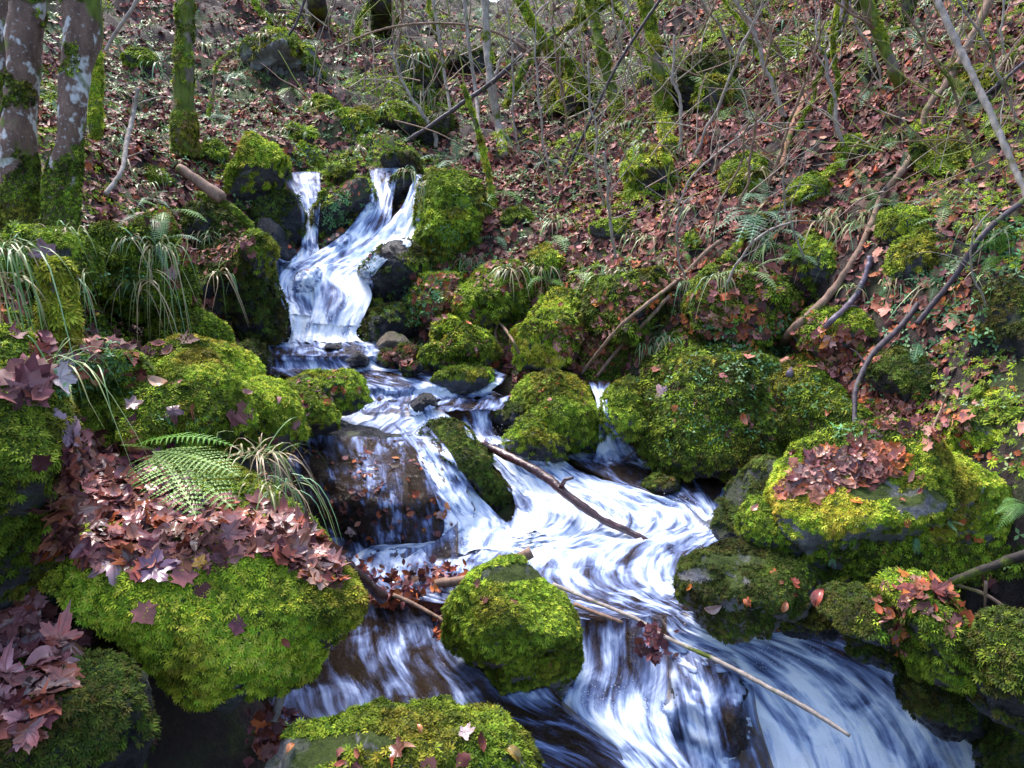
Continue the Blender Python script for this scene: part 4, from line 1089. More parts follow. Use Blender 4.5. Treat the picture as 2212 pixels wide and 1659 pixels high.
PILES = [  # polygon, count, size, palette, maple share, least upward normal
    ([(85, 1195), (130, 960), (180, 930), (300, 960), (420, 1070), (560, 1090), (660, 1140), (745, 1250), (700, 1275), (560, 1190), (430, 1220), (320, 1235), (200, 1215)], 640, .08, LEAFPURP + LEAFPAL[:3] + LEAFPURP + LEAFRED[:1], .6, -1),
    ([(0, 1290), (70, 1290), (140, 1400), (150, 1500), (60, 1600), (0, 1600)], 110, .08, LEAFPURP, .7, -1),
    ([(1675, 1065), (1730, 985), (1870, 950), (1965, 975), (1950, 1025), (1800, 1060), (1700, 1080)], 260, .065, LEAFRED + LEAFPAL, .5, 0),
    ([(1890, 890), (1960, 850), (2080, 880), (2100, 930), (2050, 950), (1950, 930), (1900, 930)], 170, .075, LEAFRED + LEAFPAL, .6, -.2),
    ([(1790, 780), (1850, 800), (1930, 880), (1900, 910), (1820, 850)], 60, .075, LEAFRED, .5, 0),
    ([(1920, 1265), (2000, 1252), (2080, 1300), (2080, 1370), (2000, 1330), (1940, 1340)], 50, .065, LEAFRED + LEAFPAL, .6, -.3),
    ([(1880, 1290), (1930, 1300), (1980, 1400), (1940, 1420)], 25, .06, LEAFRED + LEAFPAL, .5, -.5),
    ([(385, 545), (430, 515), (520, 498), (545, 520), (520, 560), (420, 575)], 220, .075, LEAFPAL, .5, -.2),
    ([(1190, 720), (1250, 695), (1310, 740), (1290, 795), (1200, 770)], 90, .09, LEAFPAL, .7, -1),
    ([(1250, 790), (1310, 700), (1380, 690), (1380, 760), (1300, 800)], 40, .08, LEAFPAL, .7, -.2),
    ([(620, 970), (900, 970), (980, 1080), (990, 1180), (780, 1190), (660, 1090)], 130, .055, LEAFRED + LEAFPAL, .4, -1),
    ([(610, 830), (720, 800), (780, 830), (770, 870), (640, 880)], 45, .055, LEAFPAL, .5, -.2),
    ([(900, 600), (990, 595), (1000, 650), (960, 700), (890, 690)], 150, .08, LEAFPAL + LEAFRED, .6, -1),
    ([(400, 640), (470, 640), (470, 660), (420, 660)], 20, .07, LEAFPAL, .5, -1),
    ([(110, 740), (300, 720), (400, 760), (260, 820), (130, 800)], 60, .09, LEAFPURP + LEAFPAL, .7, .1),
    ([(0, 790), (80, 790), (90, 860), (0, 880)], 14, .1, LEAFPURP, .8, -.2),
    ([(200, 440), (340, 440), (370, 500), (250, 500)], 45, .09, LEAFPAL, .7, -.2),
    ([(60, 700), (160, 700), (200, 760), (90, 780)], 25, .1, LEAFPURP, .8, -.2),
    ([(1500, 640), (1720, 620), (1820, 720), (1700, 790), (1500, 730)], 230, .085, LEAFPAL + LEAFRED, .6, .2),
    ([(1380, 800), (1900, 760), (1920, 960), (1420, 980)], 45, .075, LEAFPAL, .6, -1),
    ([(1020, 580), (1110, 560), (1130, 620), (1050, 640)], 60, .08, LEAFPAL, .6, -.5),
    ([(1280, 640), (1420, 600), (1480, 650), (1380, 690), (1290, 690)], 90, .085, LEAFPAL + LEAFRED, .6, -.6),
    ([(1440, 690), (1600, 660), (1690, 700), (1640, 740), (1480, 740)], 130, .085, LEAFPAL + LEAFRED, .6, -.6),
    ([(1700, 740), (1860, 700), (1900, 780), (1780, 800)], 90, .085, LEAFPAL + LEAFRED, .6, -.6),
    ([(1900, 640), (2100, 600), (2120, 700), (1920, 740)], 60, .08, LEAFRED, .6, -.6),
    ([(1530, 560), (1700, 560), (1720, 610), (1540, 620)], 70, .08, LEAFPAL, .6, -.6),
    ([(1190, 690), (1330, 690), (1340, 760), (1220, 800)], 60, .08, LEAFPAL, .6, -.6),
    ([(1360, 760), (1460, 740), (1440, 800), (1380, 820)], 25, .08, LEAFPAL, .6, -.6),
    ([(700, 400), (790, 385), (780, 420), (720, 450)], 40, .06, LEAFPAL, .5, -1),
    ([(820, 760), (890, 750), (900, 790), (850, 800)], 60, .07, LEAFPAL, .6, -1),
    ([(920, 740), (1060, 730), (1060, 780), (950, 790)], 30, .06, LEAFPAL, .6, -1),
    ([(1350, 310), (1460, 320), (1470, 380), (1360, 380)], 20, .07, LEAFPAL, .6, .3),
    ([(1100, 810), (1260, 820), (1280, 900), (1150, 900)], 16, .055, LEAFRED, .5, -1),
    ([(1000, 1240), (1200, 1290), (1200, 1450), (1000, 1400)], 5, .05, LEAFPAL, .5, -1),
    ([(1480, 1220), (1740, 1230), (1740, 1300), (1500, 1310)], 8, .06, LEAFRED, .2, -1),
    ([(620, 1620), (1100, 1600), (1120, 1659), (600, 1659)], 10, .055, LEAFRED + LEAFPAL, .5, -1),
    ([(200, 780), (620, 860), (600, 960), (200, 930)], 16, .09, LEAFPURP, .7, -1),
    ([(100, 1200), (700, 1280), (600, 1420), (200, 1340)], 5, .07, LEAFPURP, .7, -1),
    ([(1850, 960), (2180, 1100), (2160, 1180), (1750, 1180)], 14, .05, LEAFRED, .5, -1),
    ([(2090, 950), (2180, 980), (2200, 1020), (2120, 1010)], 14, .05, LEAFRED, .5, -1),
    ([(560, 420), (900, 560), (880, 640), (600, 600)], 20, .05, LEAFPAL, .5, .5),
]
for poly, n, size, pal, mf, um in PILES:
    p, nr = poly_hits(poly, n, um)
    if len(p):
        leaves_at(litter, p, nr, size, pal, mf, .28)

# leaf jam caught against the branches in the front pool
jam = []
for _ in range(420):
    t = random.random()
    if t < .55:
        px_, py_ = random.uniform(740, 1010), 0
        py_ = 1235 + (px_ - 740) * .05 + random.gauss(0, 16) + (18 if 800 < px_ < 900 else 0)
    elif t < .75:
        px_, py_ = random.uniform(940, 985), random.uniform(1300, 1380)
    else:
        px_, py_ = random.uniform(800, 960), random.uniform(1270, 1310)
    jam.append(P(px_, py_, -2.10 + random.uniform(-.08, .05) - (.08 if py_ > 1290 else 0)))
jam = np.array(jam)
leaves_at(litter, jam, np.tile([0, -.6, .8], (len(jam), 1)), .06, LEAFRED[:3] + LEAFPURP + [(0.1, .05, .03)], .4, .9)
jam = np.array([P(random.gauss(1412, 16), random.uniform(1345, 1420), 3.33 - random.random() * .05) for _ in range(40)])
leaves_at(litter, jam, np.tile([0, -1, .3], (len(jam), 1)), .06, LEAFPURP, .3, .6)
jam = np.array([P(random.gauss(585, 22), random.uniform(1530, 1640), 2.5 - random.random() * .05) for _ in range(70)])
leaves_at(litter, jam, np.tile([0, -1, .6], (len(jam), 1)), .06, LEAFPURP + LEAFRED[:2], .5, .8)

lo = obj("leaf_litter", litter.mesh("leaf_litter", M_LITTER))
tag(lo, 'brown and pinkish fallen leaves carpeting the slopes and heaped on the rocks', 'leaf litter', kind='stuff')


# big single leaves near the viewer
def leaf_material():
    m, t, b = newmat("fallen_leaf")
    oi = N(t, "ShaderNodeObjectInfo")
    at = N(t, "ShaderNodeAttribute", attribute_name="vein")
    r = ramp(t, at.outputs['Fac'], [(0.0, g(0.55)), (0.12, g(1.0)), (1.0, g(1.1))])
    c = mix(t, 1.0, oi.outputs['Color'], r.outputs[0], 'MULTIPLY')
    tc = N(t, "ShaderNodeTexCoord")
    n = N(t, "ShaderNodeTexNoise", i_Scale=4.0, i_Detail=5.0)
    t.links.new(tc.outputs['Object'], n.inputs[0])
    r2 = ramp(t, n.outputs[0], [(0.3, g(.7)), (0.7, g(1.25))])
    c = mix(t, 1.0, c, r2.outputs[0], 'MULTIPLY')
    t.links.new(c, b.inputs['Base Color'])
    b.inputs['Roughness'].default_value = 0.28
    b.inputs['Specular IOR Level'].default_value = 0.6
    return m


M_LEAF = leaf_material()


def big_maple(curl, seed):
    """five-lobed leaf as rings with folded veins"""
    r = random.Random(seed)
    tips = [(-2.35, .42), (-1.15 + 0, .56), (0, .64), (1.15, .56), (2.35, .42)]   # angle from +y, length
    angs = np.linspace(-math.pi, math.pi, 61)[:-1]
    rad = []
    for a in angs:
        best = .30
        for ta, tl in tips:
            dlt = abs((a - ta + math.pi) % (2 * math.pi) - math.pi)
            best = max(best, tl * max(0, 1 - (dlt / .8)) ** .62 + .02)
        rad.append(best * (1 + .09 * math.sin(a * 23 + seed)))
    rad = np.array(rad)
    rad[0] = .06
    V = [(0, 0, 0)]; vein = [0]
    rings = (.3, .6, .85, 1.0)
    for q in rings:
        for a, R_ in zip(angs, rad):
            x, y = math.sin(a) * R_ * q, math.cos(a) * R_ * q
            dl = min(abs((a - ta + math.pi) % (2 * math.pi) - math.pi) for ta, tl in tips)
            rr = R_ * q
            z = curl * rr * rr * (1.2 + .9 * math.sin(2 * a + seed)) + .16 * dl * rr + .03 * math.sin(9 * x + seed) * math.cos(8 * y)
            V.append((x, y, z)); vein.append(dl * rr * 4 + .02 * (q > .9))
    F_ = [(0, 1 + i, 1 + (i + 1) % 60) for i in range(60)]
    for k in range(len(rings) - 1):
        for i in range(60):
            a, b, c, d = 1 + k * 60 + i, 1 + k * 60 + (i + 1) % 60, 1 + (k + 1) * 60 + (i + 1) % 60, 1 + (k + 1) * 60 + i
            F_ += [(a, d, c), (a, c, b)]
    # stalk
    b0 = len(V)
    V += [(-.008, 0, 0), (.008, 0, 0), (.02, -.4, .03), (.03, -.4, .03)]; vein += [1] * 4
    F_ += [(b0, b0 + 2, b0 + 3), (b0, b0 + 3, b0 + 1)]
    return mesh("maple_leaf", np.array(V), np.array(F_), M_LEAF, smooth=False, attrs={'vein': np.array(vein, float)})


def big_oval(curl, seed):
    V, vein, F_ = [], [], []
    n, k = 14, 7
    for i in range(n):
        t = i / (n - 1)
        wdt = .27 * math.sin(math.pi * t ** .85) ** .8 + .004
        for j in range(k):
            s = (j / (k - 1)) * 2 - 1
            z = curl * (t - .5) ** 2 * 1.5 + abs(s) * .12 + .015 * math.cos(i * math.pi) * abs(s)
            V.append((s * wdt * (1 + .05 * (i % 2)), t - .5, z)); vein.append(abs(s) * .4 + .05 * (i % 2))
    for i in range(n - 1):
        for j in range(k - 1):
            a = i * k + j
            F_ += [(a, a + 1, a + k + 1), (a, a + k + 1, a + k)]
    return mesh("oval_leaf", np.array(V), np.array(F_), M_LEAF, attrs={'vein': np.array(vein, float)})


BIGM = [big_maple(c, i) for i, c in enumerate((.4, -.5, .7, .15, -.7))]
BIGO = [big_oval(c, i) for i, c in enumerate((.6, -.8))]


def big_leaf(p, n, size, col, label, group, kind=None, upside=0.35):
    kind = kind or ('m' if random.random() < .8 else 'o')
    o = bpy.data.objects.new("maple_leaf" if kind == 'm' else "beech_leaf", random.choice(BIGM if kind == 'm' else BIGO))
    COL.objects.link(o)
    z = norm(n + randdir(1)[0] * upside)
    o.matrix_world = __import__('mathutils').Matrix(np.block([[frames(z[None], randdir(1))[0] * size, (p + n * .02)[:, None]], [np.zeros((1, 3)), np.ones((1, 1))]]).tolist())
    o.color = (*[float(c) for c in col], 1)
    tag(o, label, 'leaf', group)


def big_pile(poly, n, size, pal, label, group, um=-1, kind=None, upside=.22):
    p, nr = poly_hits(poly, n, um)
    for a, b in zip(p, nr):
        big_leaf(a, b, size * random.uniform(.7, 1.2), pick(pal, 1, .2)[0], label, group, kind, upside)


big_pile([(95, 1190), (130, 960), (180, 930), (300, 960), (420, 1070), (480, 1120), (430, 1215), (320, 1230), (200, 1210)], 110, .092, LEAFPURP + LEAFPAL[:3], 'wet purple brown fallen leaf in the heap left of and below the fern', 'leaves in the heap by the fern')
big_pile([(480, 1110), (560, 1090), (660, 1140), (745, 1250), (700, 1275), (560, 1190)], 45, .085, LEAFPAL + LEAFRED[:3], 'dry pinkish fallen leaf in the tail of the heap under the grass tuft', 'leaves under the grass tuft')
big_pile([(0, 1290), (60, 1290), (130, 1380), (140, 1500), (50, 1590), (0, 1600)], 34, .095, LEAFPURP, 'dark purple wet leaf in the bottom left corner', 'leaves in the bottom left corner')
big_pile([(1675, 1065), (1730, 985), (1870, 950), (1960, 975), (1940, 1020), (1800, 1055), (1700, 1075)], 50, .07, LEAFRED + LEAFPAL, 'rusty fallen leaf on the left shoulder of the largest boulder', 'leaves on the largest boulder', -.2)
big_pile([(1930, 1262), (2000, 1255), (2070, 1300), (2060, 1340), (1990, 1310)], 9, .09, LEAFRED, 'shiny red brown leaf on top of the tall lower right boulder', 'leaves on the lower right boulder')
SING = [(245, 1218, .13, (0.34, .21, .24), 'm', 'large pale violet maple leaf at the front lip of the big mossy boulder'),
        (330, 1235, .12, (0.2, .10, .16), 'm', 'dark violet maple leaf spread over the front lip of the big mossy boulder'),
        (435, 1215, .05, (0.62, .30, .04), 'm', 'small orange yellow leaf at the front lip of the leaf heap'),
        (258, 1410, .085, (0.13, .06, .05), 'o', 'dark folded leaf hanging in the moss of the big left boulder'),
        (140, 945, .14, (0.24, .15, .19), 'm', 'big grey violet leaf at the upper left end of the leaf heap'),
        (145, 790, .11, (0.26, .2, .24), 'm', 'grey violet maple leaf on the moss mound above the long grass'),
        (120, 820, .1, (0.44, .36, .36), 'm', 'pale grey leaf caught in the long grass'),
        (210, 815, .07, (0.40, .17, .10), 'o', 'rust coloured oval leaf on the left moss mound'),
        (345, 838, .09, (0.40, .24, .15), 'o', 'curled tan leaf standing on the broad moss mound'),
        (375, 890, .075, (0.12, .06, .07), 'm', 'dark shrivelled maple leaf on the broad moss mound'),
        (285, 880, .07, (0.22, .13, .13), 'm', 'small brown violet leaf on the side of the broad moss mound'),
        (372, 590, .08, (0.35, .20, .2), 'm', 'pinkish leaf over the hanging grass by the mound'),
        (205, 680, .035, (0.65, .42, .03), 'o', 'tiny bright yellow leaf on the left bank moss'),
        (100, 545, .12, (0.28, .17, .21), 'm', 'violet maple leaf on the moss below the spotted trunks'),
        (1432, 852, .13, (0.33, .21, .22), 'm', 'lone pinkish maple leaf hanging on the moss wall above the brown pool'),
        (1605, 905, .08, (0.50, .16, .07), 'o', 'bright red leaf hanging on the moss wall above the brown pool'),
        (1690, 1310, .055, (0.45, .16, .07), 'o', 'small orange leaf on the underside of the grey striped boulder'),
        (1768, 1292, .09, (0.30, .07, .05), 'o', 'shiny dark red leaf on the right end of the grey striped boulder'),
        (1540, 1310, .08, (0.40, .25, .22), 'o', 'pale pink leaf on the left flank of the grey striped boulder'),
        (870, 1625, .06, (0.17, .07, .05), 'm', 'dark red brown leaf on the bottom edge boulder'),
        (900, 1580, .03, (0.45, .17, .05), 'o', 'small orange leaf at the top of the bottom edge boulder'),
        (1005, 1592, .05, (0.45, .34, .33), 'm', 'pale pink leaf near the right end of the bottom edge boulder'),
        (1105, 1630, .06, (0.22, .15, .03), 'o', 'olive brown leaf on the right end of the bottom edge boulder'),
        (630, 1620, .035, (0.45, .17, .06), 'o', 'small rust leaf at the left end of the bottom edge boulder'),
        (1210, 660 + 0, .05, (0.45, .12, .05), 'o', 'small red leaf on the two humped boulder'),
        (1630, 1100, .05, (0.45, .22, .15), 'o', 'tan leaf on the wedged two toned rock'),
        (765, 1060, .06, (0.42, .2, .16), 'o', 'pink leaf stuck on the middle of the black wet boulder'),
        (640, 1060, .05, (0.5, .16, .06), 'o', 'orange leaf stuck on the left of the black wet boulder'),
        (760, 1145, .07, (0.48, .3, .27), 'm', 'pale pink leaf low on the black wet boulder'),
        (950, 1110, .06, (0.42, .24, .2), 'm', 'brown pink leaf on the right part of the black wet boulder'),
        (2030, 760, .07, (0.40, .2, .05), 'o', 'hanging ochre leaf under the dark overhang')]
for (px_, py_, s_, c_, k_, l_) in SING:
    h_, n_ = hit(px_, py_)
    if h_ is None:
        continue
    if n_ @ h_ > 0:
        n_ = -n_
    big_leaf(h_, norm(n_ * .7 - norm(h_) * .5), s_, c_, l_, None, k_, .15)
h_ = P(1490, 2000 / 1.8085 - 93, -2.0)

# ------------------------------------------------------------------ tubes: trunks, branches, sticks
def tube(path, rad, sides=8, seed=0, rough=.2, cap=True):
    path = np.asarray(path, float); rad = np.asarray(rad, float)
    T = norm(np.gradient(path, axis=0))
    ref = np.array([0.0, -1.0, 0.15])
    X = norm(ref - (T @ ref)[:, None] * T)
    Y = np.cross(T, X)
    a = np.linspace(0, 2 * math.pi, sides, endpoint=False)
    ring = np.cos(a)[None, :, None] * X[:, None] + np.sin(a)[None, :, None] * Y[:, None]
    V = path[:, None] + ring * rad[:, None, None]
    V = V.reshape(-1, 3)
    rr = np.repeat(rad, sides)
    V = V + ring.reshape(-1, 3) * (rr * rough * 2 * fbm(V / np.maximum(rad.mean(), 1e-4) * .5 + seed, seed, 3))[:, None]
    n = len(path)
    i = np.arange(n * sides).reshape(n, sides)
    j = np.roll(i, -1, axis=1)
    q = np.stack([i[:-1].ravel(), j[:-1].ravel(), j[1:].ravel(), i[1:].ravel()], 1)
    F_ = np.concatenate([q[:, [0, 1, 2]], q[:, [0, 2, 3]]])
    if cap:
        c0 = len(V); V = np.vstack([V, path[0], path[-1]])
        F_ = np.concatenate([F_, np.stack([j[0], i[0], np.full(sides, c0)], 1), np.stack([i[-1], j[-1], np.full(sides, c0 + 1)], 1)])
    return V, F_


def resample(pts, rad, step):
    A = np.hstack([pts, np.array(rad)[:, None]])
    ln = np.linalg.norm(np.diff(pts, axis=0), axis=1).sum()
    k = max(3, int(ln / step / (len(pts) - 1)))
    A = cr(A, k)
    return A[:, :3], np.maximum(A[:, 3], .0008)


def limb(name, label, pix, r0, r1, bark, d=None, cat='branch', moss=0, pal=None, parent=None, seed=1, group=None, sides=8, lift=.03, twigs=0, lichen=None, wob=.0, mdens=1.0, twl=.3, msize=.8, hfun=None):
    """pix: list of (px,py) or (px,py,dist); radii in picture pixels at both ends; missing distances: on the ground at base, then interpolated"""
    ds_ = []
    for q in pix:
        if len(q) > 2:
            ds_.append(q[2])
        elif d is not None:
            ds_.append(None)
        else:
            ds_.append(on(q[0], q[1], lift)[1])
    if d is not None:
        d0 = d[0] if d[0] else on(pix[0][0], pix[0][1], lift)[1]
        d1 = d[1] if d[1] else on(pix[-1][0], pix[-1][1], lift)[1]
        L_ = np.concatenate([[0], np.cumsum([math.hypot(pix[i + 1][0] - pix[i][0], pix[i + 1][1] - pix[i][1]) for i in range(len(pix) - 1)])])
        for i in range(len(pix)):
            if ds_[i] is None:
                ds_[i] = d0 + (d1 - d0) * L_[i] / L_[-1]
    pts = np.array([P(q[0], q[1], float(dd)) for q, dd in zip(pix, ds_)])
    n = len(pts)
    dep = pts @ FWD
    rp = r0 if not isinstance(r0, (int, float)) else np.linspace(r0, r1, n)
    rad = np.array(rp) * dep / F
    path, rr = resample(pts, rad, max(.02, rad.mean() * .8))
    if wob:
        path = path + wob * np.stack([fbm(path * 3, seed, 3), np.zeros(len(path)), fbm(path * 3, seed + 1, 3)], 1)
    V, F_ = tube(path, rr, sides, seed)
    base = path[0]
    at = {}
    if lichen is not None:
        zz = V[:, 2]
        at['lichen'] = np.clip(1 - np.abs((zz - zz.min()) / (zz.max() - zz.min() + 1e-6) - lichen[0]) / lichen[1], -1, 1)
    if moss or twigs:
        o = obj(name, None, loc=base); o.empty_display_size = .1
        obj('trunk' if cat == 'tree' else 'wood' if cat in ('log', 'stump') else 'stem', mesh(name, V, F_, BARK[bark], smooth=True, origin=base, attrs=at), o)
    else:
        o = obj(name, mesh(name, V, F_, BARK[bark], smooth=True, origin=base, attrs=at), None, base)
    if parent is None:
        tag(o, label, cat, group)
    if moss:
        moss_on(V, F_, dep.mean(), moss, pal or MM, seed, parent=o, origin=base, dens=mdens, size=msize, minup=-1.5, hfun=hfun)
    if twigs:
        rn = random.Random(seed * 7)
        for _ in range(twigs):
            i = rn.randint(len(path) // 3, len(path) - 2)
            dr = norm(np.array([rn.uniform(-1, 1), rn.uniform(-.5, .3), rn.uniform(-.3, .9)]) + norm(path[i + 1] - path[i]) * .6)
            ln = rn.uniform(.4, 1.2) * twl
            pp = [path[i]]
            for s_ in range(4):
                dr = norm(dr + np.array([rn.uniform(-.35, .35), rn.uniform(-.2, .2), rn.uniform(-.35, .3)]))
                pp.append(pp[-1] + dr * ln / 4)
            rb = min(rr[i] * .5, .006)
            v_, f_ = tube(cr(np.array(pp), 3), np.linspace(rb, rb * .3, 13), 5, 3, .05)
            obj('twig', mesh('twig', v_, f_, BARK[bark], smooth=True, origin=base), o)
    return o


L = limb


def foot_moss(z0, z1, side=0.0):
    def f(p, ns):
        t = (p[:, 2] - z0) / (z1 - z0)
        return (ns * 1.2 + .62 - t * 2.2 > 0) | (ns + 1.9 * (t - .82) > 0.05) | (ns > .3)
    return f


# --- left trunks
L('tree_trunk', 'thick lichen spotted mossy trunk at the far left with a darker upper half', [(47, 510, 4.35), (40, 430, 4.36), (42, 320, 4.4), (48, 200, 4.45), (55, 80, 4.5), (60, -80, 4.6)], [46, 38, 33, 33, 35, 36], 0, 'lichen', cat='tree', moss=1, pal=MM + MD, seed=5, sides=24, lichen=(.45, .5), mdens=1.0, msize=.65, hfun=foot_moss(-.35, 1.15))
L('tree_trunk', 'lichen spotted trunk leaning right with white blotches second from the left', [(133, 520, 4.25), (132, 430, 4.27), (146, 320, 4.32), (158, 200, 4.4), (172, 90, 4.5), (190, -80, 4.6)], [42, 36, 29, 30, 36, 38], 0, 'lichen', cat='tree', moss=1, pal=MM + MD, seed=6, sides=24, lichen=(.5, .5), mdens=1.0, msize=.65, hfun=foot_moss(-.35, 1.1))
L('tree_trunk', 'pale trunk cut off by the upper left corner', [(-30, 260, 5.2), (-10, 100, 5.3), (12, -60, 5.4)], [28, 26, 24], 0, 'lichen', cat='tree', moss=.2, seed=7, sides=18, lichen=(.5, .6))
L('tree_trunk', 'slim ivy and moss covered trunk standing alone on the left slope', [(402, 335, 8.0), (398, 240, 8.05), (396, 150, 8.1), (400, 60, 8.2), (402, -60, 8.3)], [26, 22, 20, 19, 18], 0, 'mossy', cat='tree', moss=.6, pal=MOSS_MID + [(.2, .17, .06)], seed=8, sides=16)
L('tree_trunk', 'mossy trunk behind the two spotted trunks', [(205, 300, 6.6), (208, 150, 6.7), (200, -40, 6.8)], 13, 11, 'mossy', cat='tree', moss=.9, pal=MB_, seed=9, sides=12)
L('mossy_stump', 'moss wrapped stump standing on the left bank', [(128, 745, 3.1), (126, 700, 3.1), (124, 640, 3.12), (122, 590, 3.12), (122, 565, 3.12)], [34, 34, 33, 31, 18], 0, 'mossy', cat='stump', moss=1.0, pal=[(.27, .29, .03), (.2, .24, .02), (.32, .33, .035), (.12, .14, .015)], seed=10, sides=16, mdens=1.6, msize=2.5)
# --- right and centre trunks
L('tree_trunk', 'crooked trunk with moss cap and pale patches in the upper right middle', [(1452, 325), (1438, 250, 8.75), (1425, 180, 8.8), (1415, 110, 8.85), (1402, 50, 8.9), (1390, -60, 9)], [24, 18, 14, 13, 15, 16], 0, 'mossy', cat='tree', moss=.45, pal=MB_, seed=11, sides=14)
L('tree_trunk', 'bright mossy trunk leaning left at the upper right with its foot in the leaves', [(1990, 290), (1965, 230, 6.9), (1930, 150, 6.9), (1905, 90, 6.95), (1880, 30, 7), (1850, -60, 7)], [17, 15, 13, 12, 13, 13], 0, 'mossy', cat='tree', moss=.5, pal=MB_, seed=12, sides=12)
L('sapling', 'long straight pale olive stem crossing the upper right corner', [(2240, 470, 4.8), (2190, 360, 5), (2135, 235, 5.2), (2080, 120, 5.4), (2015, -20, 5.6)], 7, 7.5, 'grey', cat='sapling', seed=13, twigs=4)
L('fallen_branch', 'long mossy pole lying diagonally from the pale fern up to the right', [(1565, 560), (1640, 480), (1720, 425), (1800, 365), (1900, 280, 6.8), (1990, 210, 6.6), (2070, 140, 6.4)], 5, 8, 'mossy', moss=.55, pal=MB_, seed=14, lift=.08)
L('fallen_branch', 'long bent brown branch sweeping down the right bank', [(1690, 740), (1720, 705), (1790, 640), (1845, 560), (1880, 490), (1905, 425), (1955, 360), (1988, 300, 6.2), (2002, 235, 6.3), (2045, 180, 6.4), (2110, 60, 6.5), (2150, -30, 6.6)], [9, 9, 9, 8, 7.5, 7, 7, 7, 7.5, 8, 9, 10], 0, 'brown', seed=15, lift=.05, twigs=6)
L('fallen_branch', 'smooth dark purple branch with a pale broken end on the right bank', [(1705, 808), (1735, 765), (1790, 700), (1840, 650), (1868, 600), (1880, 555)], 7.5, 6.5, 'purple', seed=16, lift=.06, twigs=2)
L('fallen_branch', 'thin dark branch standing on the largest boulder and arching up the bank', [(1848, 945), (1846, 880), (1852, 830), (1885, 765), (1950, 700), (2010, 620), (2050, 555), (2085, 450), (2090, 390)], 5, 8, 'dark', d=(4.1, 5.4), seed=17, twigs=4)
L('fallen_branch', 'long dark curved branch reaching the right edge above the arching one', [(1980, 700), (2060, 600), (2130, 500), (2230, 420)], 6, 7, 'dark', seed=18, lift=.12, twigs=3)
L('fallen_branch', 'long dark thin branch from the leaves up to the right edge', [(1900, 420), (1970, 340), (2060, 260), (2160, 180), (2240, 110)], 3, 4, 'dark', seed=19, lift=.1, twigs=4)
L('fallen_branch', 'orange brown upright stick in the upper right leaves', [(1690, 360), (1700, 310), (1718, 260), (1738, 210)], 6, 8, 'orange', seed=20, lift=.08)
L('tree_trunk', 'dark purple leaning stem near the top right', [(1780, 150), (1800, 90, 8.3), (1820, 40, 8.3), (1840, -50, 8.3)], 9, 12, 'purple', cat='tree', seed=21)
L('tree_trunk', 'dark mossy trunk rising behind the leaning mossy trunk', [(1880, 170), (1872, 90, 8.4), (1862, -50, 8.5)], 22, 20, 'deep', cat='tree', moss=.5, pal=MD, seed=22, sides=14)
L('tree_trunk', 'shaded mossy stem right of the leaning mossy trunk', [(1985, 330), (1975, 220, 7.6), (1965, 100, 7.7), (1960, -40, 7.8)], 14, 11, 'deep', cat='tree', moss=.7, pal=MD, seed=23, sides=12)
L('fallen_branch', 'forked pale stick leaning from the waterside up the right bank', [(1256, 808), (1330, 715), (1400, 655), (1470, 600), (1530, 540), (1560, 520)], 3.5, 5, 'brown', seed=24, lift=.12)
L('fallen_branch', 'shorter pale stick beside the forked one at the waterside', [(1290, 812), (1340, 750), (1400, 690), (1445, 640)], 3.5, 4.5, 'brown', seed=25, lift=.1)
L('stick', 'thin bent stick with two prongs above the mossy slab', [(1085, 765), (1070, 725), (1080, 700), (1110, 740), (1140, 805)], 3, 3, 'brown', cat='stick', seed=26, lift=.12)
L('sapling', 'mossy crooked sapling right of the waterfall', [(1068, 455), (1058, 400, 8.3), (1045, 330, 8.3), (1030, 275, 8.3), (1015, 230, 8.3), (1000, 185, 8.3)], 6, 4.5, 'mossy', cat='sapling', moss=.8, pal=MB_, seed=27)
L('sapling', 'pale straight sapling with a mossy foot above the waterfall', [(1088, 335), (1078, 280, 10.2), (1062, 190, 10.2), (1052, 90, 10.3), (1046, -40, 10.3)], 10, 8, 'grey', cat='sapling', moss=.12, pal=MB_, seed=28, twigs=5, twl=.8)
L('sapling', 'thin grey sapling just left of the pale straight one', [(1035, 290), (1028, 200, 11), (1012, 90, 11), (1000, -30, 11)], 4, 4, 'grey', cat='sapling', seed=29, twigs=5, twl=.8)
L('sapling', 'slender upright stem left of the sapling cluster', [(975, 250), (960, 160, 12), (945, 60, 12), (930, -40, 12)], 3, 3, 'grey', cat='sapling', seed=30, twigs=4, twl=.8)
L('tree_trunk', 'bright green leaning mossy trunk crossing the upper middle', [(1262, 200), (1235, 145, 11), (1190, 100, 11), (1150, 50, 11), (1105, -30, 11)], [15, 12, 10, 9, 9], 0, 'mossy', cat='tree', moss=.95, pal=MB_, seed=31, sides=12)
L('tree_trunk', 'second green leaning mossy trunk parallel to the first', [(1245, 240), (1215, 170, 11.3), (1175, 90, 11.3), (1140, 30, 11.3), (1120, -40, 11.3)], [10, 9, 8, 8, 8], 0, 'mossy', cat='tree', moss=.95, pal=MB_, seed=32, sides=12)
L('fallen_branch', 'mossy bough slanting to the upper right over the mossy mound', [(1090, 230, 11), (1160, 110, 11), (1240, 50, 11), (1330, -10, 11)], 6, 8, 'mossy', moss=.8, pal=MM, seed=33)
L('fallen_branch', 'dark fallen pole leaning right above the waterfall', [(873, 308), (940, 265, 10), (1000, 222, 10), (1060, 180, 10), (1130, 118, 10)], 4.5, 5.5, 'dark', seed=34)
L('sapling', 'thin arching twig spanning the slope above the waterfall', [(715, 108, 11), (790, 75, 11), (860, 56, 11), (950, 50, 11), (1040, 60, 11), (1120, 95, 11), (1180, 150, 11)], 2.2, 3, 'brown', cat='branch', seed=35)
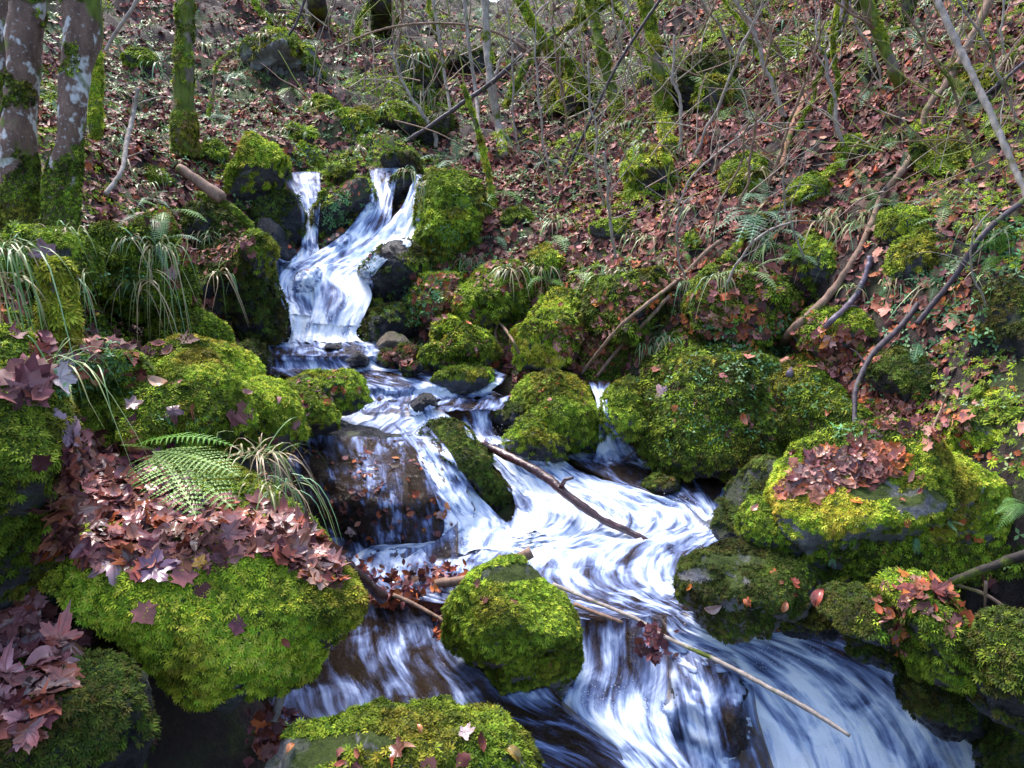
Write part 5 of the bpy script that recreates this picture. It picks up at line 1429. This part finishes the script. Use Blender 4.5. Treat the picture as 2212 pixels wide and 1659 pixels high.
L('tree_trunk', 'mossy slanting trunk with pale bark right of the green leaning pair', [(1335, 245), (1320, 190, 10), (1302, 120, 10), (1285, 50, 10.2), (1270, -40, 10.3)], [14, 12, 11, 10, 10], 0, 'mossy', cat='tree', moss=.6, pal=MM, seed=36, sides=12)
L('fallen_branch', 'thin dark straight stick slanting beside the mossy trunk', [(1215, 390), (1280, 250, 8.6), (1340, 130, 8.5), (1425, 0, 8.4), (1440, -20, 8.4)], 3, 3.5, 'dark', seed=37)
L('tree_trunk', 'far dark trunk at the top above the grey outcrop', [(690, 45), (684, 10, 15.5), (680, -60, 15.5)], 20, 17, 'deep', cat='tree', seed=38, sides=12)
L('tree_trunk', 'far dark mossy trunk at the top right of the outcrop', [(828, 75), (822, 20, 17), (818, -60, 17)], 22, 20, 'deep', cat='tree', moss=.5, pal=MD, seed=39, sides=12)
# --- thin grey stems, upper right
ST = [((1500, 345), (1560, 210), (1605, 90), (1650, -20), 3.2), ((1655, 420), (1700, 300), (1745, 150), (1790, 40), 3.6), ((1540, 500), (1570, 400), (1600, 330), (1625, 250), 2.6), ((1470, 160), (1500, 90), (1540, 20), (1560, -30), 2.6),
      ((1600, 460), (1620, 330), (1640, 200), (1668, 60), 3), ((1590, 130), (1560, 60), (1530, 20), (1510, -30), 3), ((1720, 210), (1680, 120), (1640, 50), (1600, -20), 3.2), ((1745, 560), (1700, 470), (1690, 400), (1700, 340), 2.4),
      ((1330, 560), (1315, 480), (1310, 420), (1300, 330), 3.4), ((1300, 450), (1290, 350), (1278, 240), (1270, 130), 2.8), ((1190, 420), (1172, 300), (1165, 180), (1150, 60), 2.4), ((1240, 330), (1215, 220), (1200, 110), (1190, 0), 2.6),
      ((1440, 470), (1500, 380), (1590, 300), (1650, 250), 2.2), ((1950, 160), (1900, 80), (1850, 40), (1790, -10), 3), ((2100, 330), (2060, 200), (2010, 120), (1950, 20), 3.4), ((2200, 250), (2160, 140), (2120, 70), (2060, -20), 3),
      ((1560, 620), (1600, 560), (1660, 500), (1720, 470), 3), ((1380, 230), (1350, 140), (1330, 60), (1320, -20), 2.5), ((1120, 330), (1110, 220), (1105, 110), (1090, 0), 2.4), ((850, 160), (862, 90), (866, 30), (868, -20), 4),
      ((1480, 610), (1460, 540), (1470, 480), (1490, 430), 2.2), ((2130, 660), (2100, 590), (2110, 520), (2150, 450), 2.2)]
ADJ = ['slightly bent', 'straight', 'crooked', 'slender', 'very thin', 'leaning', 'wavy']
for k, s_ in enumerate(ST):
    b = on(*s_[0], .03)[1]
    L('bare_stem', 'thin bare grey brown stem rising from the leafy right slope', [(*s_[0], b), (*s_[1], b * .985), (*s_[2], b * .97), (*s_[3], b * .96)], s_[4], s_[4] * .8, random.choice(['grey', 'brown', 'grey']), cat='sapling', seed=60 + k, twigs=7, twl=.09 * b, wob=.05, group='thin bare stems on the right slope')
rn2 = random.Random(5)
for k in range(22):
    px_ = rn2.choice([rn2.uniform(850, 1420), rn2.uniform(1400, 2200), rn2.uniform(250, 900)])
    py_ = rn2.uniform(60, 330) if px_ > 900 else rn2.uniform(20, 140)
    b = on(px_, py_, .02)[1]
    ln_ = rn2.uniform(.8, 1.8) * F / b
    a_ = rn2.gauss(0, .35)
    q1, q2, q3 = [(px_ + math.sin(a_) * ln_ * t + rn2.gauss(0, 6), py_ - math.cos(a_) * ln_ * t, b) for t in (.33, .66, 1)]
    gm = rn2.random() < .5
    L('sapling', 'slim green mossy sapling standing on the upper slope' if gm else 'slim bare grey sapling standing on the upper slope', [(px_, py_, b), q1, q2, q3], rn2.uniform(2.5, 6), 2.2, 'mossy' if gm else 'grey', cat='sapling', moss=.9 if gm else 0, pal=MB_, seed=200 + k, twigs=8, twl=.07 * b, wob=.08,
      group='mossy saplings on the upper slope' if gm else 'bare saplings on the upper slope')
# --- left slope sticks
L('fallen_log', 'broken brown log with a pale split end left of the waterfall', [(385, 362, 7.0), (430, 392, 6.95), (482, 432, 6.9)], 9, 13, 'brown', cat='log', seed=41, sides=12)
L('fallen_log', 'mossy log lying under the broken brown one', [(430, 420, 7.05), (490, 445, 6.9), (545, 492, 6.9)], 8, 9, 'mossy', cat='log', moss=.4, seed=42)
L('bare_stem', 'crooked twisted grey stem on the left slope', [(228, 420, 6.1), (262, 370, 6.3), (275, 300, 6.6), (290, 240, 6.8), (298, 190, 6.8)], 6, 4, 'grey', cat='sapling', seed=43, twigs=4)
L('bare_stem', 'pale branch leaning away from the spotted trunk at the top left', [(228, 110, 7.5), (250, 70, 7.5), (285, 20, 7.5), (305, -20, 7.5)], 4, 4, 'grey', cat='branch', seed=44)
L('bare_stem', 'thin dark stick crossing in front of the grey outcrop', [(565, 210, 12), (590, 130, 12), (640, 50, 12), (665, -20, 12)], 3, 2.5, 'dark', cat='stick', seed=45, twigs=3)
L('bare_stem', 'curved mossy stick standing right of the slim mossy trunk', [(450, 250, 8.6), (462, 190, 8.7), (470, 140, 8.7), (505, 110, 8.7)], 4, 3, 'brown', cat='stick', seed=46, moss=.3)
# --- sticks in the stream
L('wet_branch', 'dark red wet branch lying down across the white main rapid', [(1042, 958, 4.95), (1075, 975, 4.9), (1130, 1002, 4.75), (1190, 1038, 4.62), (1228, 1072, 4.52), (1300, 1122, 4.42), (1350, 1145, 4.38), (1398, 1168, 4.32)], [8, 9.5, 9.5, 10, 9, 8.5, 8, 5], 0, 'wet', seed=50, sides=12)
_w = bpy.context.scene.objects.get('wet_branch')
_b = np.array(_w.location)
_q = P(1212, 1052, 4.55)
v_, f_ = tube(np.array([_q, P(1222, 1036, 4.5), P(1238, 1032, 4.48)]), np.array([.016, .013, .008]), 8, 3)
obj('stub', mesh('stub', v_, f_, BARK['wet'], smooth=True, origin=_b), _w)
L('stick', 'long thin pale stick reaching across the front rapid to the lower right', [(1195, 1262, 3.75), (1290, 1302, 3.55), (1370, 1335, 3.42), (1440, 1377, 3.28), (1560, 1432, 3.1), (1660, 1485, 2.95), (1745, 1532, 2.85), (1836, 1590, 2.75)], [4, 4.5, 4.5, 4.5, 5, 5.5, 5.5, 4], 0, 'grey', cat='stick', seed=51, twigs=0)
L('stick', 'short stick lying just below the long thin one at the lip of the front fall', [(1240, 1305, 3.55), (1290, 1325, 3.48), (1345, 1345, 3.42)], 5, 4, 'brown', cat='stick', seed=52)
L('wet_branch', 'thick dark branch slanting from the grass tuft into the leaf jam', [(575, 1035, 2.95), (640, 1092, 3.05), (700, 1162, 3.2), (755, 1225, 3.35), (830, 1292, 3.45)], 9, 13, 'wet', seed=53, sides=10)
L('stick', 'thinner dark stick below the thick branch by the leaf jam', [(660, 1165, 3.0), (710, 1205, 3.15), (770, 1252, 3.3)], 5, 5, 'wet', cat='stick', seed=54)
L('wet_branch', 'brown branch stub poking out behind the boulder with the bare grey top', [(940, 1262, 3.75), (1000, 1252, 3.75), (1070, 1235, 3.75), (1115, 1210, 3.78), (1148, 1192, 3.8)], [9, 11, 10, 11, 12], 0, 'brown', seed=55, sides=10)
L('stick', 'thin brown stick running from the leaf jam to the boulder', [(850, 1285, 3.45), (900, 1308, 3.4), (965, 1345, 3.3)], 5, 4, 'brown', cat='stick', seed=56)
L('stick', 'grey stick under the big left boulder beside the dark pool', [(592, 1560, 2.45), (605, 1510, 2.5), (632, 1465, 2.5)], 10, 9, 'grey', cat='stick', seed=57)
L('stick', 'thin dark twig beside the small side fall', [(1340, 1000, 5.2), (1370, 975, 5.2), (1395, 962, 5.25)], 2, 2, 'dark', cat='stick', seed=58)
L('root', 'dangling pale root strand at the lower right under the dark ledge', [(2130, 1255, 3.0), (2128, 1300, 3.0), (2132, 1350, 3.0)], 4, 2, 'brown', cat='root', seed=59)
L('fallen_branch', 'long dark beam shaped branch under the largest boulder at the right edge', [(2050, 1258, 3.1), (2140, 1225, 3.0), (2250, 1185, 2.9)], 8, 12, 'deep', seed=70)
L('stick', 'thin curved brown stick right of the tall lower right boulder', [(2060, 1262, 3.1), (2130, 1285, 3.0), (2180, 1320, 2.95)], 4, 4, 'brown', cat='stick', seed=71)
L('stick', 'pale thin twig stuck upright in the leaves near the right edge', [(2005, 945), (2030, 890, 4.0), (2048, 850, 4.0)], 2.5, 2, 'brown', cat='stick', seed=72)

# ------------------------------------------------------------------ ferns
def frond_mesh(p0, p1, arch, width, seed, up=np.array([0, 0, 1.0]), n=22):
    """one feathered frond arching from p0 to p1"""
    r = random.Random(seed)
    ln = np.linalg.norm(p1 - p0)
    ts = np.linspace(0, 1, n + 2)
    axis = norm(p1 - p0)
    sidev = norm(np.cross(axis, up + .001))
    path = p0 + (p1 - p0) * ts[:, None] + up * (arch * ln * 4 * (ts * (1 - ts)))[:, None]
    T = norm(np.gradient(path, axis=0))
    V, F_, C = [], [], []
    base = len(V)
    for i, q in enumerate(path):
        w_ = .008 * ln * (1 - .7 * ts[i])
        V += [q + sidev * w_, q - sidev * w_]; C += [.8, .8]
    for i in range(len(path) - 1):
        a = 2 * i
        F_ += [(a, a + 1, a + 3), (a, a + 3, a + 2)]
    for i in range(2, len(path) - 1):
        t = ts[i]
        L_ = width * ln * (math.sin(math.pi * min(1, (t ** .75) * .96 + .04)) ** .8) * (1.05 - .25 * t) + .01 * ln
        nrm = norm(np.cross(sidev, T[i]))
        if nrm[2] < 0:
            nrm = -nrm
        for sgn in (-1, 1):
            dr = norm(sidev * sgn + T[i] * .42 + nrm * .06 + np.array([r.uniform(-.07, .07) for _ in range(3)]))
            wv = norm(np.cross(nrm, dr)) * (ln / n * .40)
            m_ = 6
            b = len(V)
            for k in range(m_):
                u_ = k / m_
                w2 = (1 - u_) ** .7
                q = path[i] + dr * L_ * u_ - nrm * (.18 * L_ * u_ * u_)
                q2 = path[i] + dr * L_ * (u_ + .62 / m_) - nrm * (.18 * L_ * u_ * u_)
                V += [q, q2 + wv * w2, q2 - wv * w2]; C += [.8, 1.1, 1.1]
                F_ += [(b + 3 * k, b + 3 * k + 1, b + 3 * k + 2)]
                if k:
                    F_ += [(b + 3 * k - 3, b + 3 * k, b + 3 * k + 1), (b + 3 * k - 3, b + 3 * k + 2, b + 3 * k)]
            V += [path[i] + dr * L_ - nrm * .18 * L_]; C += [1.2]
            F_ += [(b + 3 * m_ - 2, b + 3 * m_ - 1, len(V) - 1)]
    return np.array(V), np.array(F_), np.array(C)


def fern(label, base, tips, col, width=.2, arch=.14, lift=.03, dz=.12, group=None):
    b = on(base[0], base[1], lift) if len(base) < 3 else P(*base)
    e = bpy.data.objects.new("fern", None); COL.objects.link(e); e.location = b.tolist()
    e.empty_display_size = .05
    tag(e, label, 'fern', group)
    width *= 1.25
    for k, tp in enumerate(tips):
        hh = on(tp[0], tp[1], .02)[1]
        dd = tp[2] if len(tp) > 2 else min(b[1], max(hh, b[1] - .035 * b[1])) - dz * random.uniform(.1, .6)
        q = P(tp[0], tp[1], float(dd))
        v, f, c = frond_mesh(b, q, arch * random.uniform(.7, 1.3), width, k + 1, n=19 if b[1] < 5 else 14)
        cc = np.array(col) * random.uniform(.85, 1.15)
        obj('frond', mesh('frond', v, f, M_PLANT, c[:, None] * cc[None], origin=b), e)


GR, PALE, BLUE = (0.14, 0.32, 0.05), (0.36, 0.52, 0.22), (0.32, 0.52, 0.33)
fern('large green fern arching over the maple leaves on the left bank', (290, 962, 2.55), [(510, 965, 2.5)], (.15, .40, .02), width=.14, arch=.09)
fern('big pale frond fern hanging over the leaf heap in the left foreground', (330, 975, 2.55), [(505, 1100, 2.26), (425, 1118, 2.2), (520, 1030, 2.35), (262, 962, 2.4)], (.26, .44, .10), width=.24, arch=.05)
fern('small dark fern with two fronds on the left mound', (255, 640), [(340, 640), (320, 662), (300, 628)], (.10, .24, .09), width=.12)
fern('pale drooping fern clump in the middle of the right slope', (1640, 468), [(1535, 505), (1560, 480), (1590, 530), (1545, 465), (1715, 465), (1690, 490), (1620, 530), (1600, 445)], BLUE, width=.16, arch=.15, dz=.4)
fern('yellow green small fern high on the right slope', (1885, 432), [(1850, 410), (1925, 415), (1870, 465), (1940, 450), (1835, 440)], (.28, .44, .12), width=.22)
fern('pale fern beside the waterfall lip', (985, 350), [(895, 352), (925, 322), (1010, 288), (940, 375), (1050, 330), (980, 300)], BLUE, width=.18, dz=.3)
fern('pale fern on the slope behind the thin saplings', (1110, 335), [(1060, 320), (1090, 285), (1150, 300), (1170, 345)], BLUE, width=.18)
fern('single pointed pale frond below the grass on the right slope', (1205, 508), [(1240, 545), (1222, 548)], PALE, width=.22)
fern('small hanging fern with two fronds on the dark overhang', (1985, 740), [(1970, 800), (1992, 800)], (.14, .34, .16), width=.14, arch=.06)
fern('small arching frond above the hanging fern', (1985, 700), [(2020, 675), (2008, 690)], (.2, .4, .16), width=.16)
fern('small pale frond pair near the right edge of the bank', (2050, 675), [(2098, 690), (2075, 705)], (.22, .42, .2), width=.16)
fern('lone upright frond among the upper right leaves', (1945, 375), [(1958, 328), (1975, 335)], BLUE, width=.18)
fern('tiny pale frond in the bare patch high on the right', (1790, 245), [(1795, 215), (1805, 262)], PALE, width=.2)
fern('fern with three fronds left of the long mossy pole', (1660, 440), [(1605, 420), (1620, 390), (1640, 385)], BLUE, width=.18)
fern('tiny fern rooted low on the face of the largest boulder', (1980, 1160), [(1985, 1200), (1975, 1195)], (.2, .42, .2), width=.2, arch=.04)
fern('small fern rooted at the upper face of the largest boulder', (2045, 1125), [(2085, 1135), (2068, 1150), (2030, 1140)], (.2, .42, .2), width=.18, arch=.04)
fern('little fern at the left foot of the largest boulder', (1798, 1205), [(1806, 1228), (1790, 1225)], (.2, .4, .2), width=.2, arch=.04)
fern('fern at the right edge beside the largest boulder', (2215, 1090), [(2150, 1110), (2165, 1085), (2180, 1130), (2150, 1150)], (.2, .42, .12), width=.2)
fern('small frond over the waterside moss beside the hanging grass', (1400, 715), [(1440, 705), (1375, 705)], PALE, width=.2)
fern('pale fern behind the far left trunks', (75, 200), [(110, 215), (95, 190), (130, 205)], BLUE, width=.2)
fern('drooping fern between the far left trunk and the corner', (75, 90), [(125, 92), (100, 80), (105, 120)], BLUE, width=.2)
fern('fern clump at the foot of the slim mossy trunk', (340, 300), [(300, 290), (315, 275), (370, 285), (385, 310), (330, 330)], (.12, .25, .13), width=.2)
fern('pale fern on the slope right of the slim mossy trunk', (505, 165), [(470, 155), (545, 150), (490, 178), (530, 178)], BLUE, width=.2)
fern('broad leaved pale plant below the grey outcrop', (470, 250), [(440, 262), (500, 265), (470, 225), (505, 240)], BLUE, width=.35)
fern('small pale fern among leaves in the upper middle slope', (1180, 350), [(1130, 345), (1150, 370), (1210, 335), (1220, 365)], BLUE, width=.18)
fern('pale fern under the mossy diagonal trunk', (1480, 330 + 60), [(1440, 380), (1510, 375), (1460, 410)], BLUE, width=.18)
# scattered small ferns on the slopes
k = 0
while k < 75:
    px_, py_ = random.uniform(200, 2200), random.uniform(20, 620)
    if 480 < px_ < 1010 and 330 < py_:
        continue
    h_, n_ = hit(px_, py_)
    if h_ is None or wetmask(h_[:1], h_[1:2])[0]:
        continue
    s_ = F * random.uniform(.18, .34) / h_[1]
    a0 = random.uniform(0, 6.28)
    if s_ > 95:
        s_ = 95
    tips = [(px_ + s_ * math.cos(a0 + j * 1.5 + random.uniform(-.4, .4)), py_ + s_ * .55 * math.sin(a0 + j * 1.5)) for j in range(random.choice((3, 4, 4)))]
    fern('little pale green fern growing among the leaves on the slope', (px_, py_), tips, random.choice([BLUE, PALE, GR, (.15, .28, .14)]), width=.2, dz=.15, group='small ferns on the slopes')
    k += 1


# ------------------------------------------------------------------ grass tufts
def tuft(label, px_, py_, n, ln, cols, spread=.9, lean=(0, 0, 0), droop=1.1, wdt=.0035, v=None, group=None, rootr=.04, lift=.01):
    b = P(px_, py_, v) if v else on(px_, py_, lift)
    V, F_, C = [], [], []
    lean = np.array(lean, float)
    for k in range(n):
        r0 = b + np.array([random.gauss(0, rootr), random.gauss(0, rootr * .5), random.gauss(0, rootr * .3)])
        a = random.uniform(0, 6.283)
        dr = np.array([math.cos(a) * spread, math.sin(a) * spread * .8 - .25, random.uniform(.5, 1.1)]) + lean
        dr = norm(dr)
        l_ = ln * random.uniform(.3, 1.2)
        sv = norm(np.cross(dr, [0, 0, 1.0]) + 1e-3)
        sv = norm(sv + np.array([.6, 0, 0]) * (1 if sv[0] > 0 else -1))
        c = np.array(random.choice(cols)) * random.uniform(.75, 1.25)
        w_ = max(wdt, .0009 * b[1]) * random.uniform(.7, 1.3)
        g_ = droop * random.uniform(.35, 1.35)
        kink = random.uniform(.4, .9) if random.random() < .3 else 2
        kd = np.array([random.gauss(0, .5), random.gauss(0, .3), -.6])
        i0 = len(V)
        m_ = 7
        for j in range(m_):
            t = j / (m_ - 1)
            q = r0 + dr * l_ * t * (1 - .25 * t) + np.array([0, 0, -1.0]) * g_ * l_ * t * t + kd * l_ * max(0, t - kink)
            ww = w_ * (1 - t) ** .6 + .0002
            V += [q + sv * ww, q - sv * ww]
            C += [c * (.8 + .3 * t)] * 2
        for j in range(m_ - 1):
            a_ = i0 + 2 * j
            F_ += [(a_, a_ + 1, a_ + 3), (a_, a_ + 3, a_ + 2)]
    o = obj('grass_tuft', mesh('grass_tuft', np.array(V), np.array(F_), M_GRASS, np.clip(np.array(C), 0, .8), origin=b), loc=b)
    tag(o, label, 'grass tuft', group)


GG = [(.16, .30, .10), (.20, .36, .18), (.12, .22, .06), (.30, .38, .14)]
GS_ = [(.42, .32, .18), (.36, .26, .14), (.48, .38, .24), (.30, .30, .12)]
tuft('long blue green and straw grass hanging at the far left edge', 15, 545, 70, .48, GG + GS_[:1], spread=.7, lean=(.3, -.2, 0), droop=1.3, v=3.1)
tuft('dead straw coloured grass hanging below the left edge tuft', 5, 610, 40, .3, GS_, lean=(0, -.3, -.3), droop=1.2, v=3.0)
tuft('grass with white midribs hanging down the left mound', 270, 470, 60, .42, GG + GS_, lean=(.1, -.3, 0), droop=1.4)
tuft('grass curtain hanging on the right side of the left mound', 345, 545, 45, .42, GG + GS_, spread=.5, lean=(.3, -.3, 0), droop=1.4)
tuft('long loose grass blades arching over the moss in the left foreground', 110, 790, 34, .42, GG + [(.4, .4, .15)], spread=1.1, lean=(.6, -.3, 0), droop=1.0, v=2.6, wdt=.003)
tuft('straw and green grass tuft right of the fern', 560, 985, 60, .36, GS_ + GG, spread=1.1, lean=(.3, -.2, 0), droop=.9, v=3.0, wdt=.0025)
tuft('long bright grass blades bent over the thick branch', 590, 1055, 34, .36, GG + GS_[:2], spread=.8, lean=(.4, -.4, .1), droop=1.3, v=2.8, wdt=.003)
for (a, b_, l_, n_, lab) in [(1212, 478, .35, 50, 'pale grass clump on the slope right of the waterfall'), (1100, 585, .35, 45, 'hanging grass on the bank beside the plant covered mound'), (1165, 580, .32, 45, 'straw grass hanging left of the two humped boulder'),
                             (1300, 600, .35, 50, 'hanging grass right of the two humped boulder'), (1350, 585, .3, 40, 'thin green grass over the mossy ledge'), (1440, 732, .24, 60, 'tuft of striped grass hanging at the waterside bank'), (1410, 745, .2, 30, 'small grass tuft left of the striped one'),
                             (925, 400, .32, 50, 'grass hanging beside the right fall'), (880, 395 - 25, .2, 25, 'small grass tuft at the waterfall lip'), (150, 480, .3, 30, 'grass between the feet of the spotted trunks'),
                             (295, 400, .35, 30, 'thin grass left of the broken log'), (1480, 610, .3, 35, 'drooping grass above the moss wall'), (1560, 600, .3, 30, 'grass left of the forked mossy root'), (1010, 560, .25, 35, 'grass on the mound right of the waterfall foot')]:
    tuft(lab, a, b_, n_, l_, GG + GS_, lean=(random.uniform(-.2, .2), -.35, 0), droop=1.3)
k = 0
while k < 100:
    px_, py_ = random.uniform(80, 2200), random.uniform(10, 640)
    if 500 < px_ < 1010 and 330 < py_:
        continue
    h_, n_ = hit(px_, py_)
    if h_ is None or wetmask(h_[:1], h_[1:2])[0]:
        continue
    tuft('small arching grass tuft on the leafy slope', px_, py_, 24, random.uniform(.22, .4), GG + GS_, droop=1.2, lean=(0, -.2, 0), group='grass tufts on the slopes')
    k += 1

# ------------------------------------------------------------------ low herbs and ivy (uncountable) and moss patches on the ground
herb = Bag()
HV = np.array([(0, 0, 0), (.5, -.25, .1), (1, 0, .15), (.5, .25, .1)]); HF = np.array([(0, 1, 2), (0, 2, 3)])
h3v = np.concatenate([HV @ np.array([[math.cos(a), math.sin(a), 0], [-math.sin(a), math.cos(a), 0], [0, 0, 1]]) for a in (0, 2.1, 4.2)])
h3f = np.concatenate([HF + 4 * i for i in range(3)])
for (n, y0, y1, size, thr) in ((9000, 2.5, 7, .024, .22), (26000, 7, 13, .036, .10), (14000, 13, 28, .07, .06)):
    x, y = scatter_ground(n, y0, y1, .8)
    q = np.stack([x, y, ground(x, y)], 1)
    m_ = fbm(q * .8, 41, 3) + np.where(x < -.1 * y, .22, 0) > thr
    m_ &= ~wetmask(x, y)
    q = q[m_]; k = len(q)
    nr = gnormal(q[:, 0], q[:, 1])
    col = pick([(.08, .17, .04), (.12, .24, .08), (.06, .12, .03), (.15, .26, .12), (.12, .22, .03), (.2, .28, .06)], k, .25)
    v_, f_, c_ = instance(h3v, h3f, q + nr * (.01 + .05 * RNG.random((k, 1))), frames(nr + randdir(k) * .6, randdir(k)), size * RNG.uniform(.6, 1.5, k), col)
    herb.add(v_, f_, c_)
for poly, n, size in [([(870, 640), (900, 600), (960, 600), (960, 660), (900, 700)], 260, .03), ([(1420, 760), (1700, 740), (1700, 960), (1430, 960)], 220, .026), ([(1700, 800), (1920, 840), (1920, 950), (1720, 960)], 90, .026), ([(1520, 700), (1700, 680), (1700, 800), (1540, 800)], 150, .03),
                      ([(100, 740), (280, 740), (280, 840), (120, 860)], 260, .02), ([(700, 430), (760, 410), (740, 480), (700, 500)], 110, .03), ([(920, 480), (1020, 480), (1000, 590), (930, 590)], 160, .03), ([(1900, 600), (2150, 560), (2150, 780), (1920, 800)], 180, .03), ([(2120, 480), (2212, 480), (2212, 600), (2120, 600)], 90, .035),
                      ([(190, 600), (330, 560), (330, 700), (200, 700)], 150, .022), ([(350, 900), (470, 900), (470, 950), (350, 950)], 60, .014)]:
    p, nr = poly_hits(poly, n)
    k = len(p)
    col = pick([(.10, .26, .09), (.14, .32, .14), (.2, .38, .16), (.07, .16, .06)], k, .2)
    v_, f_, c_ = instance(h3v, h3f, p + nr * .012, frames(nr + randdir(k) * .6, randdir(k)), size * RNG.uniform(.6, 1.4, k), col)
    herb.add(v_, f_, c_)
ho = obj('ground_plants', herb.mesh('ground_plants', M_PLANT))
tag(ho, 'small green ivy and herb leaves spread over the slopes and rocks', 'ground plants', kind='stuff')

mb = Bag()
for (n, y0, y1, s0) in ((26000, 2.2, 7, .028), (42000, 7, 13, .05), (16000, 13, 28, .10)):
    x, y = scatter_ground(n, y0, y1, .85)
    q = np.stack([x, y, ground(x, y)], 1)
    f1 = fbm(q * .95, 55, 3)
    m_ = (f1 > .17) & ~wetmask(x, y)
    q = q[m_]; k = len(q)
    nr = gnormal(q[:, 0], q[:, 1])
    col = pick(MOSS_MID + MOSS_BRIGHT[1:3], k, .25)
    bump = np.clip(f1[m_] - .17, 0, .3)[:, None] * .25
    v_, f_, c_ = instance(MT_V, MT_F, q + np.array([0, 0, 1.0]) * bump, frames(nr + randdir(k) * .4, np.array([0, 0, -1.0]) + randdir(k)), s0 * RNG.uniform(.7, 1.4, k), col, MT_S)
    mb.add(v_, f_, c_)
for poly, n in [([(1000, 620), (1260, 560), (1500, 560), (1740, 560), (1800, 760), (2000, 700), (2212, 640), (2212, 900), (1900, 960), (1400, 990), (1320, 860), (1100, 800), (1000, 740)], 20000),
                ([(0, 480), (200, 430), (370, 440), (420, 640), (460, 740), (500, 960), (300, 960), (0, 860)], 9000), ([(820, 560), (1000, 560), (1100, 800), (900, 760)], 2500), ([(1560, 1150), (2212, 1180), (2212, 1500), (1700, 1300)], 2500)]:
    p, nr = poly_hits(poly, n)
    p3 = fbm(p * 1.6, 77, 3)
    k_ = p3 > .0
    p, nr = p[k_], nr[k_]; k = len(p)
    dd = np.linalg.norm(p, axis=1)
    col = pick(MOSS_MID + MOSS_DARK, k, .25) * np.clip(1 + .9 * fbm(p * 3, 78, 3), .4, 1.8)[:, None]
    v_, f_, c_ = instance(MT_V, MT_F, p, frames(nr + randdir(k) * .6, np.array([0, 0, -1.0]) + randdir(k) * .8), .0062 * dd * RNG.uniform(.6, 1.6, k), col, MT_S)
    mb.add(v_, f_, c_)
mo = obj('ground_moss', mb.mesh('ground_moss', M_MOSS))
tag(mo, 'patches of moss growing through the leaves on the slopes', 'moss', kind='stuff')

# ------------------------------------------------------------------ tangle of fine bare twigs, upper middle and right
tw = Bag()
rn = random.Random(99)
for k in range(560):
    if k % 3:
        px_, py_ = rn.uniform(1150, 2200), rn.uniform(0, 420)
    else:
        px_, py_ = rn.uniform(650, 1400), rn.uniform(0, 260)
    h_, n_ = hit(px_, py_)
    if h_ is None:
        h_ = P(px_, py_, 18.)
    dd = h_[1] * rn.uniform(.9, .99)
    p0 = P(px_, py_, dd)
    ln = rn.uniform(.25, 1.0) * (dd / 9)
    a = rn.choice([rn.gauss(1.1, .5), rn.gauss(2.2, .5), rn.uniform(0, 6.28)])
    dr = np.array([math.cos(a), rn.uniform(-.25, .25), math.sin(a)])
    pp = [p0]
    for s_ in range(4):
        dr = norm(dr + np.array([rn.uniform(-.22, .22), rn.uniform(-.15, .15), rn.uniform(-.22, .22)]))
        pp.append(pp[-1] + dr * ln / 4)
    rb = rn.uniform(.6, 1.7) * dd / F * 1.1
    v_, f_ = tube(cr(np.array(pp), 3), np.linspace(rb, rb * .4, 13), 4, 3, .02, cap=False)
    c = np.array(rn.choice([(.30, .24, .19), (.22, .15, .11), (.16, .10, .075), (.34, .29, .23), (.2, .24, .05), (.2, .24, .05)]))
    tw.add(v_, f_, np.repeat(c[None], len(v_), 0))
to = obj('twig_tangle', tw.mesh('twig_tangle', M_TWIG))
tag(to, 'tangle of fine bare twigs hanging over the upper slope', 'twigs', kind='stuff')

# ------------------------------------------------------------------ spray thrown up where the water lands
sp = Bag()
OV = np.array([(1, 0, 0), (-1, 0, 0), (0, 1, 0), (0, -1, 0), (0, 0, 1), (0, 0, -1)], float)
OF = np.array([(0, 2, 4), (2, 1, 4), (1, 3, 4), (3, 0, 4), (2, 0, 5), (1, 2, 5), (3, 1, 5), (0, 3, 5)])
for (a, b_, v0, c, d_, v1, n, hgt, rr_) in [(630, 735, 6.85, 775, 735, 6.85, 420, .16, .005), (1060, 965, -1.88, 1200, 975, -1.88, 160, .09, .003), (980, 1190, -2.1, 1130, 1180, -2.1, 240, .09, .003), (1215, 1510, -2.37, 1440, 1550, -2.41, 320, .10, .0022),
                                   (1150, 1110, -2.07, 1500, 1110, -2.07, 320, .07, .0028), (1640, 1440, -2.3, 1800, 1420, -2.25, 160, .10, .0022), (1290, 985, -1.99, 1390, 985, -1.99, 90, .06, .003), (1000, 945, -1.85, 1080, 945, -1.85, 90, .06, .003), (1500, 1180, -2.1, 1560, 1140, -2.09, 80, .06, .0028)]:
    A_, B_ = P(a, b_, v0), P(c, d_, v1)
    t = RNG.random((n, 1))
    q = A_ + (B_ - A_) * t + RNG.normal(size=(n, 3)) * np.array([.03, .06, 0]) + np.array([0, 0, 1.0]) * (np.abs(RNG.normal(size=(n, 1))) * hgt * .6)
    v_, f_, c_ = instance(OV, OF, q, frames(randdir(n), randdir(n)), rr_ * RNG.uniform(.4, 1.4, n), np.tile([.85, .9, .97], (n, 1)))
    sp.add(v_, f_, c_)
so = obj('water_spray', sp.mesh('water_spray', col_mat('spray_drop', .2, .5)))
so['kind'] = 'stuff'; so['label'] = 'white drops of spray thrown up where the falls land'; so['category'] = 'spray'
